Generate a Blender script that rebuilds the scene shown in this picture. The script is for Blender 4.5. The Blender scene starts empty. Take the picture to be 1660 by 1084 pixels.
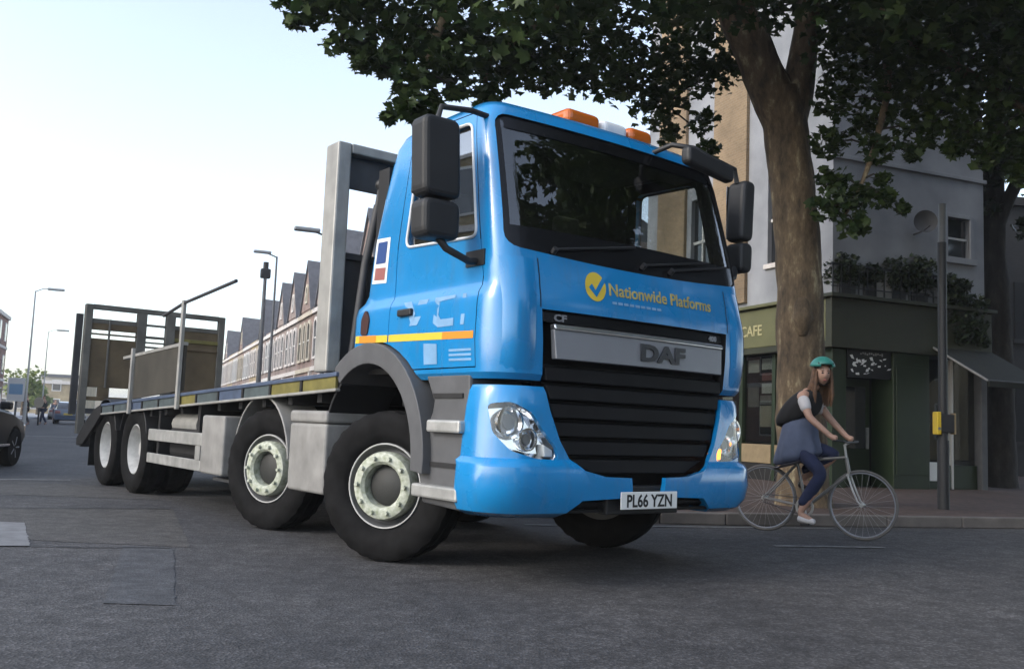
import bpy, bmesh, math, random
import numpy as np
from mathutils import Vector, Matrix
R = math.radians
random.seed(7); rng = np.random.default_rng(7)
S = bpy.context.scene
COL = S.collection
# ------------------------------------------------------------------ camera
CAM_H, PITCH, ROLL, FPX = 0.974, 0.0989, 0.0393, 1504.0
cF = Vector((0, math.cos(PITCH), math.sin(PITCH))); cU0 = Vector((0, -math.sin(PITCH), math.cos(PITCH))); cR0 = Vector((1, 0, 0))
cR = cR0*math.cos(ROLL) + cU0*math.sin(ROLL); cU = -cR0*math.sin(ROLL) + cU0*math.cos(ROLL)
cd = bpy.data.cameras.new('camera'); cam = bpy.data.objects.new('camera', cd); COL.objects.link(cam)
m = Matrix.Identity(4)
for i in range(3):
    m[i][0] = cR[i]; m[i][1] = cU[i]; m[i][2] = -cF[i]
m[2][3] = CAM_H
cam.matrix_world = m
cd.sensor_width = 36; cd.lens = 36*FPX/1660; cd.clip_start = .05; cd.clip_end = 3000
S.camera = cam
def at(u, v, Y):
    "real-world point at depth Y that was measured at photograph position u, v"
    d = cF + cR*((u-830)/FPX) - cU*((v-542)/FPX)
    return Vector((0, 0, CAM_H)) + d*(Y/d.y)
# ------------------------------------------------------------------ world, sun, exposure
SUN_AZ, SUN_EL = R(-118), R(32)         # azimuth from +Y, positive to the right
W = bpy.data.worlds.new('World'); S.world = W; W.use_nodes = True
nt = W.node_tree; bg = nt.nodes['Background']
sky = nt.nodes.new('ShaderNodeTexSky'); sky.sky_type = 'NISHITA'; sky.sun_disc = False
sky.sun_elevation = SUN_EL; sky.sun_rotation = SUN_AZ; sky.air_density = 1.0; sky.dust_density = 1.5; sky.ozone_density = 1.0
hs_ = nt.nodes.new('ShaderNodeHueSaturation'); hs_.inputs['Saturation'].default_value = .66; hs_.inputs['Value'].default_value = 2.0
nt.links.new(sky.outputs[0], hs_.inputs['Color']); nt.links.new(hs_.outputs[0], bg.inputs[0]); bg.inputs[1].default_value = 0.15
sd = bpy.data.lights.new('sun', 'SUN'); sd.energy = 1.0; sd.angle = R(16); sd.color = (1, .95, .87)
so = bpy.data.objects.new('sun', sd); COL.objects.link(so)
sdir = Vector((math.sin(SUN_AZ)*math.cos(SUN_EL), math.cos(SUN_AZ)*math.cos(SUN_EL), math.sin(SUN_EL)))
so.rotation_euler = (-sdir).to_track_quat('-Z', 'Y').to_euler(); so.location = (-20, 5, 30)
S.view_settings.view_transform = 'Standard'; S.view_settings.look = 'None'; S.view_settings.gamma = 1
S.view_settings.exposure = 0.36
S.view_settings.use_curve_mapping = False
S.render.engine = 'CYCLES'
S.cycles.max_bounces = 8; S.cycles.transparent_max_bounces = 16; S.cycles.glossy_bounces = 4; S.cycles.caustics_reflective = False; S.cycles.caustics_refractive = False
# ------------------------------------------------------------------ materials
MATS = {}
def mat(name, col, rough=.6, metal=0., coat=0., var=0., vscale=6., bump=0., bscale=60., emit=None, estr=0., spec=.5, rvar=0., col2=None, dirt=0.):
    m_ = bpy.data.materials.new(name); m_.use_nodes = True; n = m_.node_tree; b = n.nodes['Principled BSDF']
    b.inputs['Base Color'].default_value = (*col, 1); b.inputs['Roughness'].default_value = rough; b.inputs['Metallic'].default_value = metal
    b.inputs['Coat Weight'].default_value = coat; b.inputs['Coat Roughness'].default_value = .06; b.inputs['Specular IOR Level'].default_value = spec
    tc = n.nodes.new('ShaderNodeTexCoord')
    if var > 0 or col2:
        nz = n.nodes.new('ShaderNodeTexNoise'); nz.inputs['Scale'].default_value = vscale; nz.inputs['Detail'].default_value = 6
        n.links.new(tc.outputs['Object'], nz.inputs['Vector'])
        mx = n.nodes.new('ShaderNodeMix'); mx.data_type = 'RGBA'
        mr = n.nodes.new('ShaderNodeMapRange'); mr.inputs[1].default_value = .3; mr.inputs[2].default_value = .7
        n.links.new(nz.outputs[0], mr.inputs[0]); n.links.new(mr.outputs[0], mx.inputs[0])
        c2 = col2 if col2 else tuple(c*(1+var) for c in col); c1 = col if col2 else tuple(c*(1-var) for c in col)
        mx.inputs[6].default_value = (*c1, 1); mx.inputs[7].default_value = (*c2, 1)
        n.links.new(mx.outputs[2], b.inputs['Base Color'])
        if rvar:
            m2 = n.nodes.new('ShaderNodeMapRange'); m2.inputs[1].default_value = .3; m2.inputs[2].default_value = .7
            m2.inputs[3].default_value = max(.02, rough-rvar); m2.inputs[4].default_value = min(1, rough+rvar)
            n.links.new(nz.outputs[0], m2.inputs[0]); n.links.new(m2.outputs[0], b.inputs['Roughness'])
    if bump:
        nb = n.nodes.new('ShaderNodeTexNoise'); nb.inputs['Scale'].default_value = bscale; nb.inputs['Detail'].default_value = 5
        n.links.new(tc.outputs['Object'], nb.inputs['Vector'])
        bp = n.nodes.new('ShaderNodeBump'); bp.inputs['Strength'].default_value = bump; bp.inputs['Distance'].default_value = .01
        n.links.new(nb.outputs[0], bp.inputs['Height']); n.links.new(bp.outputs[0], b.inputs['Normal'])
    if emit:
        b.inputs['Emission Color'].default_value = (*emit, 1); b.inputs['Emission Strength'].default_value = estr
    MATS[name] = m_; return m_
def glass_mat(name, tint, refl_rough=.02, ior=1.5, base=.0):
    m_ = bpy.data.materials.new(name); m_.use_nodes = True; n = m_.node_tree; n.nodes.clear()
    out = n.nodes.new('ShaderNodeOutputMaterial'); mix = n.nodes.new('ShaderNodeMixShader'); lw_ = n.nodes.new('ShaderNodeLayerWeight'); lw_.inputs[0].default_value = .5; fr = n.nodes.new('ShaderNodeMath'); fr.operation = 'POWER'; fr.inputs[1].default_value = 4.5; n.links.new(lw_.outputs['Facing'], fr.inputs[0])
    tr = n.nodes.new('ShaderNodeBsdfTransparent'); tr.inputs[0].default_value = (*tint, 1)
    gl = n.nodes.new('ShaderNodeBsdfGlossy'); gl.inputs['Roughness'].default_value = refl_rough
    ad = n.nodes.new('ShaderNodeMath'); ad.operation = 'ADD'; ad.inputs[1].default_value = base+.05; ad.use_clamp = True
    n.links.new(fr.outputs[0], ad.inputs[0]); n.links.new(ad.outputs[0], mix.inputs[0])
    n.links.new(tr.outputs[0], mix.inputs[1]); n.links.new(gl.outputs[0], mix.inputs[2]); n.links.new(mix.outputs[0], out.inputs[0])
    MATS[name] = m_; return m_
M = MATS
mat('blue', (.004, .22, .53), .28, coat=1.0, var=.06, vscale=2.2, rvar=.07)
def grime(name):
    n = M[name].node_tree; b = n.nodes['Principled BSDF']; L = n.links.new; tc = n.nodes.new('ShaderNodeTexCoord'); mp = n.nodes.new('ShaderNodeMapping'); mp.inputs['Scale'].default_value = (5, 5, .9); L(tc.outputs['Object'], mp.inputs[0])
    nz = n.nodes.new('ShaderNodeTexNoise'); nz.inputs['Scale'].default_value = 2.4; nz.inputs['Detail'].default_value = 10; nz.inputs['Roughness'].default_value = .72; L(mp.outputs[0], nz.inputs['Vector'])
    mr = n.nodes.new('ShaderNodeMapRange'); mr.inputs[1].default_value = .5; mr.inputs[2].default_value = .8; mr.inputs[3].default_value = 0; mr.inputs[4].default_value = .3; L(nz.outputs[0], mr.inputs[0])
    mx = n.nodes.new('ShaderNodeMix'); mx.data_type = 'RGBA'; src = b.inputs['Base Color'].links[0].from_socket; L(mr.outputs[0], mx.inputs[0]); L(src, mx.inputs[6]); mx.inputs[7].default_value = (.11, .10, .085, 1); L(mx.outputs[2], b.inputs['Base Color'])
    rr = n.nodes.new('ShaderNodeMapRange'); rr.inputs[1].default_value = .35; rr.inputs[2].default_value = .75; rr.inputs[3].default_value = .04; rr.inputs[4].default_value = .3; L(nz.outputs[0], rr.inputs[0]); L(rr.outputs[0], b.inputs['Coat Roughness'])
mat('cowl_black', (.005, .005, .006), .25, spec=.3)
mat('plastic_dark', (.014, .0145, .016), .55, var=.15, bump=.05)
mat('plastic_grey', (.085, .087, .092), .6, var=.15, bump=.06, bscale=120)
mat('plastic_light', (.25, .245, .235), .55, var=.22, vscale=5, bump=.03)
mat('silver', (.27, .28, .305), .42, metal=.4, var=.06, vscale=3)
mat('silver_lip', (.8, .81, .83), .18, metal=.9)
mat('chrome', (.88, .89, .9), .15, metal=1)
grime('blue')
mat('grille', (.006, .006, .007), .6, spec=.25, var=.2)
mat('rubber', (.009, .009, .0095), .8, spec=.12, var=.4, vscale=9, bump=.12, bscale=40)
mat('rim_grey', (.45, .45, .44), .5, metal=.0, var=.18, vscale=12)
mat('hub_white', (.55, .57, .50), .6, vscale=30, col2=(.25, .28, .19))
mat('hub_dark', (.02, .021, .02), .6, var=.3)
mat('steel', (.36, .355, .335), .5, metal=.3, var=.22, vscale=4, bump=.08, bscale=30)
mat('ramp_steel', (.15, .145, .13), .55, metal=.2, var=.25, vscale=4)
mat('steel_dark', (.045, .046, .05), .55, var=.25, vscale=5)
mat('chassis', (.012, .012, .013), .65, var=.3)
mat('alu', (.40, .40, .385), .45, metal=.35, var=.22, vscale=7, bump=.04); grime('alu'); grime('plastic_light'); grime('rim_grey'); grime('steel')
mat('ply', (.12, .088, .05), .7, var=.3, vscale=3, bump=.1, bscale=30)
mat('board_dark', (.04, .036, .028), .75, var=.3, vscale=3)
mat('ply_grey', (.06, .058, .05), .7, var=.3, vscale=3)
mat('rave_yellow', (.17, .15, .045), .5, var=.3, vscale=8)
mat('rave_teal', (.07, .09, .095), .5, var=.3, vscale=8)
mat('rave_blue', (.07, .095, .15), .45, var=.25, vscale=8)
mat('amber_lens', (.55, .12, .01), .2, coat=.5)
mat('amber_lit', (.8, .25, .02), .3, emit=(1, .30, .02), estr=3)
mat('white_plastic', (.75, .76, .76), .4)
mat('plate_white', (.78, .79, .77), .45)
mat('ink', (.006, .006, .007), .5)
mat('badge_grey', (.035, .038, .044), .4)
mat('decal_yellow', (.68, .50, .05), .4)
mat('decal_gold', (.46, .38, .12), .45, var=.2, vscale=14)
mat('decal_orange', (.75, .26, .03), .4)
mat('decal_white', (.20, .37, .58), .4, var=.12, vscale=9)
mat('decal_blue', (.03, .07, .22), .4)
mat('decal_red', (.32, .12, .11), .4); mat('vent_dark', (.05, .018, .016), .5)
mat('interior', (.008, .008, .009), .7, var=.2)
mat('interior_light', (.16, .15, .13), .8)
mat('seat', (.03, .03, .035), .85, var=.2)
glass_mat('glass', (.84, .88, .88), .01, 1.5, .13)
glass_mat('side_glass', (.8, .84, .84), .01, 1.5, .36)
glass_mat('lens', (.93, .95, .96), .03, 1.5, .03)
# ------------------------------------------------------------------ helpers
def tag(o, label=None, cat=None, group=None, kind=None):
    if label: o['label'] = label
    if cat: o['category'] = cat
    if group: o['group'] = group
    if kind: o['kind'] = kind
    return o
def empty(name, loc=(0, 0, 0), rz=0, parent=None):
    o = bpy.data.objects.new(name, None); COL.objects.link(o); o.location = loc; o.rotation_euler = (0, 0, rz); o.parent = parent
    o.empty_display_size = .3
    return o
def addmesh(name, me, mt, parent=None, bevel=0, seg=2):
    if mt is not None:
        me.materials.clear(); me.materials.append(M[mt] if isinstance(mt, str) else mt)
    o = bpy.data.objects.new(name, me); COL.objects.link(o); o.parent = parent
    if bevel:
        b = o.modifiers.new('bevel', 'BEVEL'); b.width = bevel; b.segments = seg; b.limit_method = 'ANGLE'; b.angle_limit = R(35)
    return o
def smooth(me, ang=35):
    me.polygons.foreach_set('use_smooth', [True]*len(me.polygons)); me.set_sharp_from_angle(angle=R(ang))
class B:
    def __init__(s): s.v = []; s.f = []
    def add(s, v, f):
        n = len(s.v); s.v += [tuple(p) for p in v]; s.f += [tuple(i+n for i in q) for q in f]; return s
    def bx(s, x0, x1, y0, y1, z0, z1, mtx=None):
        v = [Vector((x, y, z)) for z in (z0, z1) for y in (y0, y1) for x in (x0, x1)]
        if mtx: v = [mtx @ p for p in v]
        return s.add(v, [(0, 2, 3, 1), (4, 5, 7, 6), (0, 1, 5, 4), (2, 6, 7, 3), (0, 4, 6, 2), (1, 3, 7, 5)])
    def tube(s, pts, rad, n=8, caps=True, closed=False):
        pts = [Vector(p) for p in pts]; k = len(pts)
        if not hasattr(rad, '__len__'): rad = [rad]*k
        rings = []; prev = None
        for i, p in enumerate(pts):
            a = pts[(i-1) % k] if (i > 0 or closed) else pts[i]; b = pts[(i+1) % k] if (i < k-1 or closed) else pts[i]
            d = (b-a).normalized()
            if prev is None:
                up = Vector((0, 0, 1)) if abs(d.z) < .9 else Vector((1, 0, 0)); x = d.cross(up).normalized()
            else:
                x = (prev - d*prev.dot(d)).normalized()
            y = d.cross(x); prev = x
            rings.append([p + (x*math.cos(2*math.pi*j/n) + y*math.sin(2*math.pi*j/n))*rad[i] for j in range(n)])
        base = len(s.v); s.v += [tuple(q) for r_ in rings for q in r_]
        for i in range(k if closed else k-1):
            i2 = (i+1) % k
            for j in range(n):
                s.f.append((base+i*n+j, base+i*n+(j+1) % n, base+i2*n+(j+1) % n, base+i2*n+j))
        if caps and not closed:
            s.f.append(tuple(base+j for j in range(n))[::-1]); s.f.append(tuple(base+(k-1)*n+j for j in range(n)))
        return s
    def prism(s, poly, ax, a0, a1):
        "poly 2-D; ax 0: (y,z) along x, 1: (x,z) along y, 2: (x,y) along z"
        def P(p, a): return (a, p[0], p[1]) if ax == 0 else (p[0], a, p[1]) if ax == 1 else (p[0], p[1], a)
        n = len(poly); v = [P(p, a0) for p in poly] + [P(p, a1) for p in poly]
        f = [tuple(range(n))[::-1], tuple(range(n, 2*n))] + [(i, (i+1) % n, n+(i+1) % n, n+i) for i in range(n)]
        return s.add(v, f)
    def lathe(s, prof, n=32, c=(0, 0, 0), closed=False):
        "prof: (axial y, radius) about the y axis"
        b = len(s.v); k = len(prof)
        for (a, r_) in prof:
            for j in range(n):
                t = 2*math.pi*j/n; s.v.append((c[0]+r_*math.cos(t), c[1]+a, c[2]+r_*math.sin(t)))
        for i in range(k if closed else k-1):
            i2 = (i+1) % k
            for j in range(n):
                s.f.append((b+i*n+j, b+i2*n+j, b+i2*n+(j+1) % n, b+i*n+(j+1) % n))
        if not closed:
            s.f.append(tuple(b+j for j in range(n))); s.f.append(tuple(b+(k-1)*n+j for j in range(n))[::-1])
        return s
    def mesh(s, name):
        me = bpy.data.meshes.new(name); me.from_pydata(s.v, [], s.f)
        bm = bmesh.new(); bm.from_mesh(me); bmesh.ops.recalc_face_normals(bm, faces=bm.faces); bm.to_mesh(me); bm.free()
        return me
    def build(s, name, mt, parent=None, sm=0, bevel=0, seg=2):
        me = s.mesh(name)
        if sm: smooth(me, sm)
        return addmesh(name, me, mt, parent, bevel, seg)
def rpoly(pts, r, seg=4):
    out = []; n = len(pts)
    for i in range(n):
        p = Vector(pts[i]); a = Vector(pts[i-1]); b = Vector(pts[(i+1) % n])
        rr = r[i] if hasattr(r, '__len__') else r
        da = (a-p); db = (b-p); d = min(rr, da.length*.45, db.length*.45)
        if d < 1e-4: out.append(tuple(p)); continue
        p0 = p+da.normalized()*d; p1 = p+db.normalized()*d
        for k in range(seg+1):
            t = k/seg; q = p0*(1-t)**2 + p*2*t*(1-t) + p1*t*t; out.append((q.x, q.y))
    return out
def tmpobj(me):
    o = bpy.data.objects.new('tmp', me); COL.objects.link(o); return o
def boolean(me, ops):
    "ops: list of (operation, mesh)"
    o = tmpobj(me); cs = []
    for op, cm in ops:
        c = tmpobj(cm); cs.append(c); md = o.modifiers.new('b', 'BOOLEAN'); md.operation = op; md.object = c; md.solver = 'EXACT'
    dg = bpy.context.evaluated_depsgraph_get(); dg.update()
    res = bpy.data.meshes.new_from_object(o.evaluated_get(dg))
    for q in cs + [o]: bpy.data.objects.remove(q, do_unlink=True)
    return res
def text_mesh(body, size, extrude=.003, bold=0., align='LEFT', shear=0, space=1.):
    cu = bpy.data.curves.new('t', 'FONT'); cu.body = body; cu.size = size; cu.extrude = extrude; cu.offset = bold; cu.align_x = align; cu.shear = shear; cu.space_character = space; cu.resolution_u = 3
    o = bpy.data.objects.new('t', cu); COL.objects.link(o)
    dg = bpy.context.evaluated_depsgraph_get(); dg.update(); me = bpy.data.meshes.new_from_object(o.evaluated_get(dg)); bpy.data.objects.remove(o, do_unlink=True)
    return me
def map_mesh(me, fn):
    for v in me.vertices: v.co = fn(v.co)
    return me
def kids(o): return [c for c in bpy.data.objects if c.parent == o]
def copy_tree(o, parent=None):
    c = o.copy(); COL.objects.link(c); c.parent = parent
    for ch in kids(o): copy_tree(ch, c)
    return c
def skin(name, verts, edges, rad, mt, parent, sub=2, root=0):
    me = bpy.data.meshes.new(name); me.from_pydata(verts, edges, []); o = tmpobj(me)
    o.modifiers.new('skin', 'SKIN')
    for i, s_ in enumerate(me.skin_vertices[0].data):
        r_ = rad[i]; s_.radius = r_ if hasattr(r_, '__len__') else (r_, r_); s_.use_root = (i == root)
    sb = o.modifiers.new('sub', 'SUBSURF'); sb.levels = sub; sb.render_levels = sub
    dg = bpy.context.evaluated_depsgraph_get(); dg.update(); res = bpy.data.meshes.new_from_object(o.evaluated_get(dg)); bpy.data.objects.remove(o, do_unlink=True)
    res.polygons.foreach_set('use_smooth', [True]*len(res.polygons))
    return addmesh(name, res, mt, parent)
# ------------------------------------------------------------------ ground, roads, pavement
def asphalt(name, c0, c1, speck=.5, bump=.5):
    m_ = bpy.data.materials.new(name); m_.use_nodes = True; n = m_.node_tree; b = n.nodes['Principled BSDF']; L = n.links.new
    tc = n.nodes.new('ShaderNodeTexCoord')
    big = n.nodes.new('ShaderNodeTexNoise'); big.inputs['Scale'].default_value = .55; big.inputs['Detail'].default_value = 8; big.inputs['Roughness'].default_value = .65
    L(tc.outputs['Object'], big.inputs['Vector'])
    mr = n.nodes.new('ShaderNodeMapRange'); mr.inputs[1].default_value = .32; mr.inputs[2].default_value = .68; L(big.outputs[0], mr.inputs[0])
    mx = n.nodes.new('ShaderNodeMix'); mx.data_type = 'RGBA'; mx.inputs[6].default_value = (*c0, 1); mx.inputs[7].default_value = (*c1, 1); L(mr.outputs[0], mx.inputs[0])
    vo = n.nodes.new('ShaderNodeTexVoronoi'); vo.inputs['Scale'].default_value = 75; L(tc.outputs['Object'], vo.inputs['Vector'])
    sp = n.nodes.new('ShaderNodeSeparateColor'); L(vo.outputs['Color'], sp.inputs[0])
    pw = n.nodes.new('ShaderNodeMath'); pw.operation = 'POWER'; pw.inputs[1].default_value = 3; L(sp.outputs[0], pw.inputs[0])
    m2 = n.nodes.new('ShaderNodeMapRange'); m2.inputs[3].default_value = 1-speck*.35; m2.inputs[4].default_value = 1+speck*2.0; L(pw.outputs[0], m2.inputs[0])
    mid = n.nodes.new('ShaderNodeTexNoise'); mid.inputs['Scale'].default_value = 7; mid.inputs['Detail'].default_value = 6; L(tc.outputs['Object'], mid.inputs['Vector'])
    m3 = n.nodes.new('ShaderNodeMapRange'); m3.inputs[1].default_value = .3; m3.inputs[2].default_value = .7; m3.inputs[3].default_value = .72; m3.inputs[4].default_value = 1.3; L(mid.outputs[0], m3.inputs[0])
    ml = n.nodes.new('ShaderNodeMath'); ml.operation = 'MULTIPLY'; L(m2.outputs[0], ml.inputs[0]); L(m3.outputs[0], ml.inputs[1])
    sc = n.nodes.new('ShaderNodeVectorMath'); sc.operation = 'SCALE'; L(mx.outputs[2], sc.inputs[0]); L(ml.outputs[0], sc.inputs['Scale'])
    L(sc.outputs[0], b.inputs['Base Color'])
    b.inputs['Roughness'].default_value = .78; b.inputs['Specular IOR Level'].default_value = .35
    bp = n.nodes.new('ShaderNodeBump'); bp.inputs['Strength'].default_value = bump; bp.inputs['Distance'].default_value = .012
    hs = n.nodes.new('ShaderNodeMath'); hs.operation = 'ADD'; L(vo.outputs['Distance'], hs.inputs[0]); L(mid.outputs[0], hs.inputs[1]); L(hs.outputs[0], bp.inputs['Height']); L(bp.outputs[0], b.inputs['Normal'])
    M[name] = m_
asphalt('asphalt', (.036, .036, .039), (.068, .066, .067), .5, .35)
mat('seam_pale', (.13, .125, .12), .85, var=.3, vscale=12, bump=.4)
asphalt('asphalt_smooth', (.046, .048, .053), (.066, .067, .072), .3, .25)
asphalt('asphalt_old', (.05, .048, .046), (.075, .071, .068), .35, .3)
asphalt('pave_red', (.05, .034, .029), (.078, .053, .044), .2, .2)
mat('concrete_pale', (.30, .31, .33), .8, var=.15, vscale=9, bump=.2)
mat('patch_pale', (.17, .175, .185), .85, var=.2, vscale=7, bump=.3)
mat('kerb', (.12, .108, .10), .8, var=.25, vscale=4, bump=.2)
mat('worn_paint', (.32, .32, .31), .7, col2=(.12, .12, .12), vscale=9)
mat('seam', (.018, .018, .02), .7, var=.3)
def jag(poly, a=.007, step=.06):
    out = []
    for p, q in zip(poly, poly[1:]+poly[:1]):
        p, q = Vector(p), Vector(q); k = max(1, int((q-p).length/step))
        for i in range(k): out.append(tuple(p.lerp(q, i/k)+Vector((random.uniform(-a, a), random.uniform(-a, a)))))
    return out
def sheet(name, poly, z, mt, parent=None, th=.0):
    b = B()
    if name == 'road_patch': poly = jag(poly)
    if th: b.prism(poly, 2, z-th, z)
    else: b.add([(x, y, z) for x, y in poly], [tuple(range(len(poly)))])
    return b.build(name, mt, parent)
tag(sheet('ground', [(-900, -60), (900, -60), (900, 1500), (-900, 1500)], 0, 'asphalt'), kind='structure')
SV = Vector((-.373, .928)); EV = Vector((.928, .373))      # along the main street, along the side road
# pavement round the corner, its kerb made of single stones
def kerb_arc():
    p0 = Vector((30, 17.6)); p1 = Vector((2.4, 10.25)); out = []
    for i in range(29): out.append(p0.lerp(p1, i/28))
    c1 = p1; d0 = (p1-p0).normalized(); corner = p1 + d0*2.4; p2 = corner + SV*2.6
    for i in range(1, 7):
        t = i/6; out.append(p1*(1-t)**2 + corner*2*t*(1-t) + p2*t*t)
    for i in range(1, 120): out.append(p2 + SV*i*1.0)
    return out
KL = kerb_arc()
pv = tag(sheet('pavement', [tuple(p) for p in KL] + [(-20, 150), (60, 150), (60, 17.6)], .12, 'pave_red'), kind='structure')
for i in range(len(KL)-1):
    a, b2 = KL[i], KL[i+1]; d = (b2-a).normalized(); nrm = Vector((d.y, -d.x)) if Vector((d.y, -d.x)).dot(Vector((4, 12))-a) > 0 else Vector((-d.y, d.x))
    if i > 60: continue
    g = d*.006; q = [a+g-nrm*.02, b2-g-nrm*.02, b2-g+nrm*.13, a+g+nrm*.13]
    B().prism([tuple(p) for p in q], 2, 0, .128+random.uniform(-.004, .004)).build('kerb_stone', 'kerb', pv, bevel=.012)
bq = B(); 
for i in range(60, len(KL)-1):
    a, b2 = KL[i], KL[i+1]; d = (b2-a).normalized(); nrm = Vector((-d.y, d.x)) if Vector((-d.y, d.x)).x > 0 else Vector((d.y, -d.x))
    bq.prism([tuple(p) for p in (a-nrm*.02, b2-nrm*.02, b2+nrm*.13, a+nrm*.13)], 2, 0, .128)
tag(bq.build('far_kerb', 'kerb', pv), kind='stuff')
# left pavement far side
lp0 = Vector((-14.8, 15)); lp = [lp0+SV*(-26), lp0+SV*400, lp0+SV*400-EV*30, lp0+SV*(-26)-EV*30]
tag(sheet('pavement', [tuple(p) for p in lp], .12, 'concrete_pale', th=.12), kind='structure')
# repairs and marks in the road
tag(sheet('road_patch', [(-2.78, 6.9), (-2.38, 6.83), (-1.66, 4.85), (-2.02, 4.83)], .004, 'asphalt_smooth'), kind='structure')
tag(sheet('road_patch', [(-6.2, 8.15), (-4.07, 8.0), (-3.34, 6.68), (-5.0, 6.35)], .005, 'patch_pale'), kind='structure')
tag(sheet('road_patch', [(-9.5, 7.4), (-6.2, 7.5), (-3.3, 6.98), (-2.3, 6.95), (-3.4, 9.65), (-4.9, 9.05), (-8.5, 8.7)], .003, 'asphalt_old'), kind='structure')
tag(sheet('road_patch', [(-14, 14.5), (-4.4, 11.9), (-3.9, 10.6), (-14, 9.9)], .003, 'asphalt_old'), kind='structure')
def strip(name, pts, w, z, mt, wob=.0):
    b = B(); L_ = []; Rr = []
    pts = [Vector(p) for p in pts]; dense = []
    for i in range(len(pts)-1):
        k = max(2, int((pts[i+1]-pts[i]).length/.15))
        dense += [pts[i].lerp(pts[i+1], j/k) for j in range(k)]
    dense.append(pts[-1])
    for i, p in enumerate(dense):
        d = (dense[min(i+1, len(dense)-1)]-dense[max(i-1, 0)]).normalized(); n_ = Vector((-d.y, d.x)); o_ = random.uniform(-wob, wob); ww = w*(1+random.uniform(-.3, .3)*(wob > 0))
        L_.append(p+n_*(o_+ww/2)); Rr.append(p+n_*(o_-ww/2))
    n = len(dense); b.add([(p.x, p.y, z) for p in L_+Rr], [(i, i+1, n+i+1, n+i) for i in range(n-1)])
    return tag(b.build(name, mt), kind='structure')
strip('road_seam', [(-8.5, 8.72), (-4.9, 9.06), (-3.42, 9.62)], .05, .0075, 'seam', .012)
strip('road_seam', [(-9.5, 6.0), (-5.0, 6.34), (-3.34, 6.66), (-2.4, 6.85)], .03, .0075, 'seam', .012)
strip('road_marking', [(-9.6, 12.1), (-8.1, 12.3)], .1, .0085, 'worn_paint', .004)
strip('road_marking', [(-6.9, 12.45), (-6.0, 12.95)], .1, .0085, 'worn_paint', .004)
strip('road_marking', [(-5.6, 13.0), (-4.9, 13.35)], .1, .0085, 'worn_paint', .004)
strip('road_marking', [(-20, 31.0), (-10.5, 34.8)], .3, .0085, 'worn_paint', .01)
strip('road_marking', [(2.42, 8.45), (3.5, 8.66)], .07, .0085, 'worn_paint', .006)
strip('road_marking', [(.2, 9.42), (2.4, 9.98), (3.6, 10.3)], .07, .0085, 'worn_paint', .004)
for k in range(9): strip('road_marking', [tuple(Vector((-9.5, 24))+SV*(k*7)), tuple(Vector((-9.5, 24))+SV*(k*7+3))], .12, .0085, 'worn_paint', .003)
# ------------------------------------------------------------------ the lorry (local: x forward, y to its left, z up)
TRUCK = empty('flatbed_truck', (.063, 7.271, 0), -.9194)
tag(TRUCK, 'blue flatbed truck with raised rear ramps turning at the junction', 'truck')
T = TRUCK
CAB = [ # z, halfwidth, xfront, xback, corner radius
 (1.262, 1.15, 1.335, -.50, .20), (1.30, 1.18, 1.36, -.52, .21), (1.5, 1.195, 1.37, -.53, .22), (1.74, 1.19, 1.365, -.53, .22), (1.80, 1.18, 1.36, -.52, .22),
 (1.845, 1.155, 1.35, -.47, .19), (1.90, 1.15, 1.345, -.42, .17), (2.06, 1.15, 1.31, -.40, .15), (2.3, 1.145, 1.255, -.36, .14), (2.6, 1.13, 1.175, -.29, .13),
 (2.86, 1.115, 1.105, -.22, .13), (2.98, 1.10, 1.065, -.18, .13), (3.06, 1.07, 1.02, -.13, .13), (3.12, 1.01, .95, -.06, .14), (3.17, .90, .80, .02, .14), (3.195, .62, .5, .15, .12)]
BOW = .06
def outline(w, xf, xb, rc, ns=14, nc=7, nf=20, rb=.07):
    yc = w-rc; xc = xf - BOW*(yc/w)**2 - rc; P = []
    if xc-xb < .2: rb = .02; xb = min(xb, xc-.05)
    for k in range(4): t = math.pi/2*k/3; P.append((xb+rb-rb*math.cos(t), -(w-rb)-rb*math.sin(t)))
    for k in range(1, ns): P.append((xb+rb+(xc-xb-rb)*k/ns, -w))
    for k in range(nc): t = math.pi/2*k/nc; P.append((xc+rc*math.sin(t), -yc-rc*math.cos(t)))
    for k in range(nf+1): y = -yc+2*yc*k/nf; P.append((xf-BOW*(y/w)**2, y))
    for k in range(nc-1, -1, -1): t = math.pi/2*k/nc; P.append((xc+rc*math.sin(t), yc+rc*math.cos(t)))
    for k in range(ns-1, 0, -1): P.append((xb+rb+(xc-xb-rb)*k/ns, w))
    for k in range(3, -1, -1): t = math.pi/2*k/3; P.append((xb+rb-rb*math.cos(t), (w-rb)+rb*math.sin(t)))
    return P
def row(rows, z):
    if z <= rows[0][0]: return rows[0]
    for a, b in zip(rows, rows[1:]):
        if z <= b[0]:
            t = (z-a[0])/(b[0]-a[0]); return tuple(a[i]*(1-t)+b[i]*t for i in range(5))
    return rows[-1]
def loft(rows, name, off=0., zlo=None, zhi=None):
    b = B(); k = 0
    if off:
        z0, z1 = rows[0][0]+off, rows[-1][0]-off*.8
        rows = [(z0+(r_[0]-rows[0][0])*(z1-z0)/(rows[-1][0]-rows[0][0]), r_[1]-off, r_[2]-off, r_[3]+off, max(.05, r_[4]-off*.5)) for r_ in rows]
    rings = [[(x, y, r_[0]) for x, y in outline(*r_[1:])] for r_ in rows]; n = len(rings[0])
    for q in rings: b.v += q
    for i in range(len(rings)-1):
        for j in range(n): b.f.append((i*n+j, i*n+(j+1) % n, (i+1)*n+(j+1) % n, (i+1)*n+j))
    b.f.append(tuple(range(n))[::-1]); b.f.append(tuple((len(rings)-1)*n+j for j in range(n)))
    return b.mesh(name)
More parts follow.
